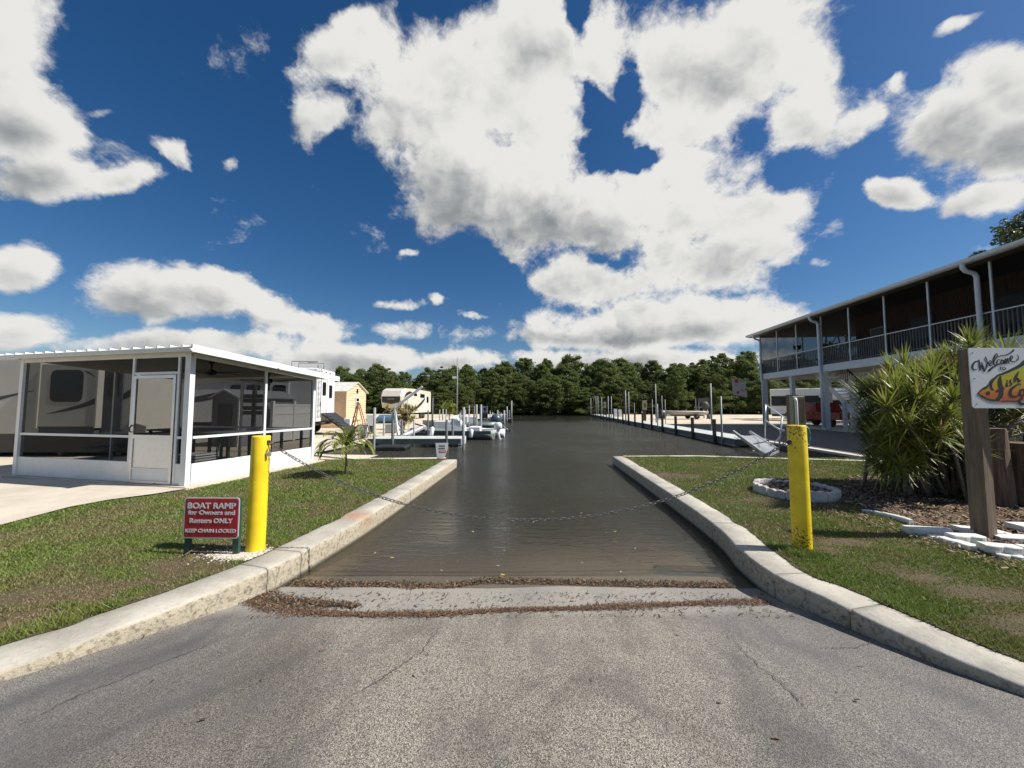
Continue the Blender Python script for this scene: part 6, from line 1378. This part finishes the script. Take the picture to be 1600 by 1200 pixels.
def build_bush():
    c0 = G(1475, 772); t = thing('dracaena_bush', 'big clump of spiky green dracaena canes behind the welcome sign', 'bush', c0); r_ = np.random.default_rng(21)
    heads_top, heads_low, canes = [], [], MB()
    def cane(b, tip, r=.028):
        b, tip = Vector(b), Vector(tip); m = b.lerp(tip, .5); m += Vector((0, 0, .12*(tip-b).length)); m.x = b.x+(tip.x-b.x)*.36; m.y = b.y+(tip.y-b.y)*.36
        sp = [Vector(p) for p in spline([tuple(b), tuple(m), tuple(tip)], 4)]; canes.tube(sp, [r*(1-.35*i/len(sp)) for i in range(len(sp))], 6); return (sp[-1]-sp[-3]).normalized()
    def target(px, py, Y): return GY(px, py, Y)-c0
    tops = [(1480, 560, 6.0), (1402, 575, 6.1), (1390, 590, 5.9), (1505, 535, 6.2), (1455, 560, 6.1), (1560, 545, 6.3), (1590, 552, 6.0), (1430, 590, 5.8), (1389, 640, 6.2), (1393, 610, 6.4), (1392, 660, 6.2), (1440, 575, 6.4), (1470, 585, 5.7), (1410, 610, 5.7), (1490, 590, 5.8), (1525, 580, 6.2), (1391, 625, 6.5), (1395, 640, 5.6), (1388, 690, 6.1), (1381, 700, 5.9), (1450, 620, 5.5), (1425, 640, 5.4), (1480, 625, 5.5), (1570, 600, 6.3), (1600, 610, 6.2), (1640, 560, 6.2), (1390, 680, 5.7), (1440, 670, 5.4), (1410, 700, 5.5), (1580, 650, 6.4), (1620, 640, 6.1), (1500, 655, 5.6), (1470, 660, 5.4)]
    for px, py, Y in tops:
        for j in range(5):
            tip = target(px+r_.uniform(-20, 20), py+r_.uniform(-10, 14)+(j*9), Y+r_.uniform(-.25, .7)); b = Vector((r_.normal(0, .34)+tip.x*.12, r_.normal(0, .26)+.1, -.02)); dr = cane(b, tip, r_.uniform(.018, .032)); (heads_top).append((tip, dr+Vector((0, 0, .6))))
    for k in range(210):      # inner and lower heads; their shade is put into a darker leaf colour
        a, rr, z = r_.uniform(0, 6.28), 1.15*math.sqrt(r_.random()), r_.uniform(.55, 1.9); rr *= .60+.35*(z/1.5); tip = Vector((rr*math.cos(a), rr*.75*math.sin(a)+.25, z)); 
        if k % 3 == 0: cane((r_.normal(0, .3), r_.normal(0, .22)+.1, -.02), tip, r_.uniform(.018, .03))
        heads_low.append((tip, Vector((math.cos(a)*.8, math.sin(a)*.8, .8))))
    for k in range(30): cane((r_.normal(0, .42), r_.normal(-.05, .2), -.02), (r_.normal(0, .5), r_.normal(-.1, .3), r_.uniform(.9, 1.4)), r_.uniform(.022, .04))
    canes.build('canes', 'cane', t)
    o = rosettes('foliage', heads_top, 'strap_leaf', t, 36, (.26, .44), .026, .30); o = rosettes('foliage', heads_low, 'strap_leaf_shaded', t, 32, (.26, .42), .026, .5)
    # dry hanging leaves round the foot
    dead = [((r_.normal(0, .55), r_.normal(-.15, .3), r_.uniform(.1, .6)), (r_.normal(), r_.normal(), .1)) for _ in range(26)]; rosettes('dry_leaves', dead, 'mulch', t, 6, (.25, .5), .02, .7)

def build_small_plants():
    c = G(540, 743); t = thing('young_palm', 'young palm with drooping strap leaves on the left lawn', 'palm', c)
    mb = MB(); mb.tube([(0, 0, -.05), (.01, 0, .25), (-.01, 0, .5), (0, 0, .66)], [.035, .026, .024, .03], 8); mb.build('trunk', 'bark', t)
    V, F = [], []
    for k in range(26):
        a = k*2.4; el = .30+.80*(k/26); d = np.array((math.cos(a)*math.sin(el), math.sin(a)*math.sin(el), math.cos(el))); L = rng.uniform(.5, .75)
        spine = strap(np.array((0, 0, .62+.0*k)), d, L, .02, .34+.2*(k/26), 8); o = len(V)
        for l, r in spine: V += [l, r]
        for i in range(len(spine)-1): F.append((o+2*i, o+2*i+1, o+2*i+3, o+2*i+2))
        for i in range(2, len(spine)):      # leaflets
            mid = (spine[i][0]+spine[i][1])/2; prev = (spine[i-1][0]+spine[i-1][1])/2; fd = mid-prev; fd /= np.linalg.norm(fd); sd = np.cross(fd, (0, 0, 1)); sd /= np.linalg.norm(sd)+1e-6
            for s in (-1, 1):
                for f_ in (0, .5):
                    rows = strap(prev+(mid-prev)*f_, fd*.75+sd*s*.75, .23*(1-.45*abs(i/8-.55)), .027, .16, 3); o = len(V)
                    for l, r in rows: V += [l, r]
                    for q in range(len(rows)-1): F.append((o+2*q, o+2*q+1, o+2*q+3, o+2*q+2))
    link('fronds', np_mesh('fronds', np.array(V), np.array(F), 'palm_leaf'), t)
    p = G(633, 668); p = Vector((p.x, 24.5, 0)); p.x = GY(632, 650, 24.5).x
    t = thing('croton_shrub', 'small yellow green shrub behind the davit', 'shrub', p); heads = [((rng.normal(0, .4), rng.normal(0, .3), rng.uniform(.5, 1.6)), (rng.normal(), rng.normal(), 1.2)) for _ in range(28)]; rosettes('foliage', heads, 'croton_leaf', t, 16, (.3, .5), .08, .4)
    mb = MB()
    for k in range(6): mb.tube([(0, 0, -.02), (rng.normal(0, .25), rng.normal(0, .2), 1.0)], .02, 5)
    mb.build('stems', 'bark', t)
    p = GY(702, 648, 36); t = thing('croton_shrub', 'small olive shrub among the poles further along the left bank', 'shrub', (p.x, 36, 0)); heads = [((rng.normal(0, .5), rng.normal(0, .4), rng.uniform(.5, 1.7)), (rng.normal(), rng.normal(), 1.2)) for _ in range(24)]; rosettes('foliage', heads, 'palm_leaf', t, 14, (.35, .6), .1, .4)
    MB().tube([(0, 0, -.02), (0, 0, 1.2)], .05, 6).build('stems', 'bark', t)

def leaf_quads(cs, rs, n_per, size, r_):
    P, Nn = [], []
    for c, r in zip(cs, rs):
        d = r_.normal(size=(n_per, 3)); d /= np.linalg.norm(d, axis=1)[:, None]; rad = r*r_.random((n_per, 1))**.42; p = c+d*rad*np.array((1, 1, .72)); P.append(p); Nn.append(d*.6+np.array((0, 0, .45))+r_.normal(size=(n_per, 3))*.55)
    P = np.concatenate(P); Nn = np.concatenate(Nn); Nn /= np.linalg.norm(Nn, axis=1)[:, None]; a = r_.normal(size=P.shape); U = np.cross(Nn, a); U /= np.linalg.norm(U, axis=1)[:, None]; W = np.cross(Nn, U); s = r_.uniform(size[0], size[1], (len(P), 1))
    V = np.stack([P-U*s*.5, P-W*s*.32+Nn*s*.06, P+U*s*.5, P+W*s*.32+Nn*s*.06], 1).reshape(-1, 3); return V, np.arange(len(V)).reshape(-1, 4)

def make_tree(seed, H, Rm, zlow, nc, n_per, size, leafm, trunks=3, bare=False):
    r_ = np.random.default_rng(seed); cs, rs = [], []
    lob = r_.uniform(0, 6.28, 3)
    while len(cs) < nc:
        z = zlow+(H-zlow)*r_.random()**.85; u = (z-zlow)/(H-zlow); a = r_.uniform(0, 6.28); rmax = Rm*(math.sin(math.pi*min(1, .22+.78*u*.98))**.6)*(.8+.25*math.sin(2*a+lob[0])+.15*math.sin(3*a+lob[1])); rr = rmax*math.sqrt(r_.uniform(.25, 1))
        cs.append(np.array((rr*math.cos(a), rr*math.sin(a), z+.5*math.sin(3*a+lob[2])*u))); rs.append(r_.uniform(.45, 1.0)*Rm*.30*(1.1-.45*u))
    V, F = leaf_quads(cs, rs, n_per, size, r_); me = np_mesh('crown', V, F, leafm)
    mb = MB()
    for k in range(trunks):
        b = Vector((r_.normal(0, Rm*.15), r_.normal(0, Rm*.15), -.4)); m = Vector((b.x+r_.normal(0, .4), b.y+r_.normal(0, .4), H*.45)); e = Vector((m.x+r_.normal(0, .9), m.y+r_.normal(0, .9), H*.82)); sp = [Vector(p) for p in spline([tuple(b), tuple(m), tuple(e)], 4)]; mb.tube(sp, [.17*(H/11)*(1-.8*i/len(sp)) for i in range(len(sp))], 6)
        for _ in range(4):
            c = cs[r_.integers(len(cs))]; q = sp[r_.integers(2, 6)]; mb.tube([q, q.lerp(Vector(c), .55)+Vector((0, 0, .2)), Vector(c)], [.07, .045, .02], 5)
    tm = mb.mesh('trunk', 'bark'); return me, tm

def build_trees():
    protos = [make_tree(100+i, 11.0, (3.0, 4.4, 3.6, 5.0, 2.6, 3.9, 4.6)[i], (.1, .2, 1.2, .1, 2.2, .1, .6)[i], (110, 150, 120, 170, 90, 140, 150)[i], 115, (.16, .36), 'mangrove_leaf', 3+i % 3) for i in range(7)]
    P0 = []
    for i, (me, tm) in enumerate(protos):
        P0.append((me, tm))
    prof = [(300, 590), (480, 582), (530, 577), (560, 574), (600, 566), (622, 566), (645, 574), (675, 576), (692, 566), (740, 571), (770, 574), (800, 571), (832, 563), (870, 566), (900, 562), (938, 564), (962, 562), (990, 575), (1012, 570), (1045, 566), (1080, 563), (1110, 557), (1140, 560), (1170, 552), (1200, 560), (1290, 560), (1500, 560)]
    px_, py_ = zip(*prof); r_ = np.random.default_rng(5); cnt = 0; G_ = 'mangrove trees along the far bank'
    for row, (bY, step) in enumerate(((74.6, 3.1), (79, 3.8), (84, 4.6), (91, 5.2))):
        a = -62.0+row*1.7
        while a < 66:
            p = C(a+r_.uniform(-.9, .9), bY+r_.uniform(-1.3, 1.3)); px = 800+FPX*p.x/p.y
            h = 1.5+(635-np.interp(px, px_, py_))/FPX*p.y*1.0-.2
            h *= r_.uniform(.60, .96) if row < 2 else r_.uniform(.80, 1.10)
            if row == 0: h *= r_.uniform(.62, 1.0)
            i = r_.integers(len(P0)); lab = ('dense dark green mangrove tree in the tree line across the far end of the canal')
            t = thing('mangrove_tree', lab, 'tree', (p.x, p.y, 0.0 if row else -.2), r_.uniform(0, 6.28), G_); s = h/11.2; t.scale = (max(s, .75)*r_.uniform(.9, 1.35), max(s, .75)*r_.uniform(.9, 1.35), s)
            link('crown', P0[i][0], t); link('trunk', P0[i][1], t); cnt += 1
            a += step*r_.uniform(.8, 1.2)
    # trees rising behind the stilt house
    big = make_tree(300, 14.6, 4.6, 6.0, 60, 240, (.16, .34), 'tree_leaf', 2); mid = make_tree(301, 13.0, 3.4, 5.0, 44, 150, (.16, .34), 'tree_leaf', 2)
    for px, Y, h, pr, lab in ((1640, 24.5, 14.3, big, 'large dark tree rising above the near end of the stilt house roof'), (1462, 34, 13.4, mid, 'tree whose top just shows above the middle of the house roof'), (1412, 38, 13.3, mid, 'low tree top left of the bare twigs above the house roof'), (1318, 44, 13.5, mid, 'small tree top showing above the far part of the house roof')):
        x = GY(px, 500, Y).x; t = thing('broadleaf_tree', lab, 'tree', (x, Y, 0), px*.37, 'trees behind the stilt house'); s = h/(14.6 if pr is big else 13.0); t.scale = (s, s, s); link('crown', pr[0], t); link('trunk', pr[1], t)
    x = GY(1506, 440, 31).x; t = thing('bare_tree', 'bare twiggy tree top behind the house roof', 'tree', (x, 31, 0)); mb = MB(); rr = np.random.default_rng(9)
    mb.tube([(0, 0, 0), (.1, 0, 8), (0, 0, 11.2)], [.2, .12, .06], 6); mb.build('trunk', 'bark', t); mb = MB()
    def br(p, d, L, r, k):
        q = p+d*L; mb.tube([p, p.lerp(q, .5)+Vector((rr.normal(0, .05), rr.normal(0, .05), .03)), q], [r, r*.8, r*.6], 4)
        if k:
            for _ in range(3): br(q, (d+Vector((rr.normal(0, .5), rr.normal(0, .5), rr.normal(.1, .3)))).normalized(), L*.68, r*.6, k-1)
    for _ in range(5): br(Vector((0, 0, 10.4)), Vector((rr.normal(0, .6), rr.normal(0, .6), .8)).normalized(), 1.0, .04, 3)
    mb.build('branches', 'bark', t)
    print('trees', cnt)

build_ground(); build_curbs(); build_lawns(); build_litter()
build_screen_room(); build_left_vehicles(); build_house(); build_docks()
build_bollards(); build_signs(); build_garden(); build_bush(); build_small_plants(); build_trees()
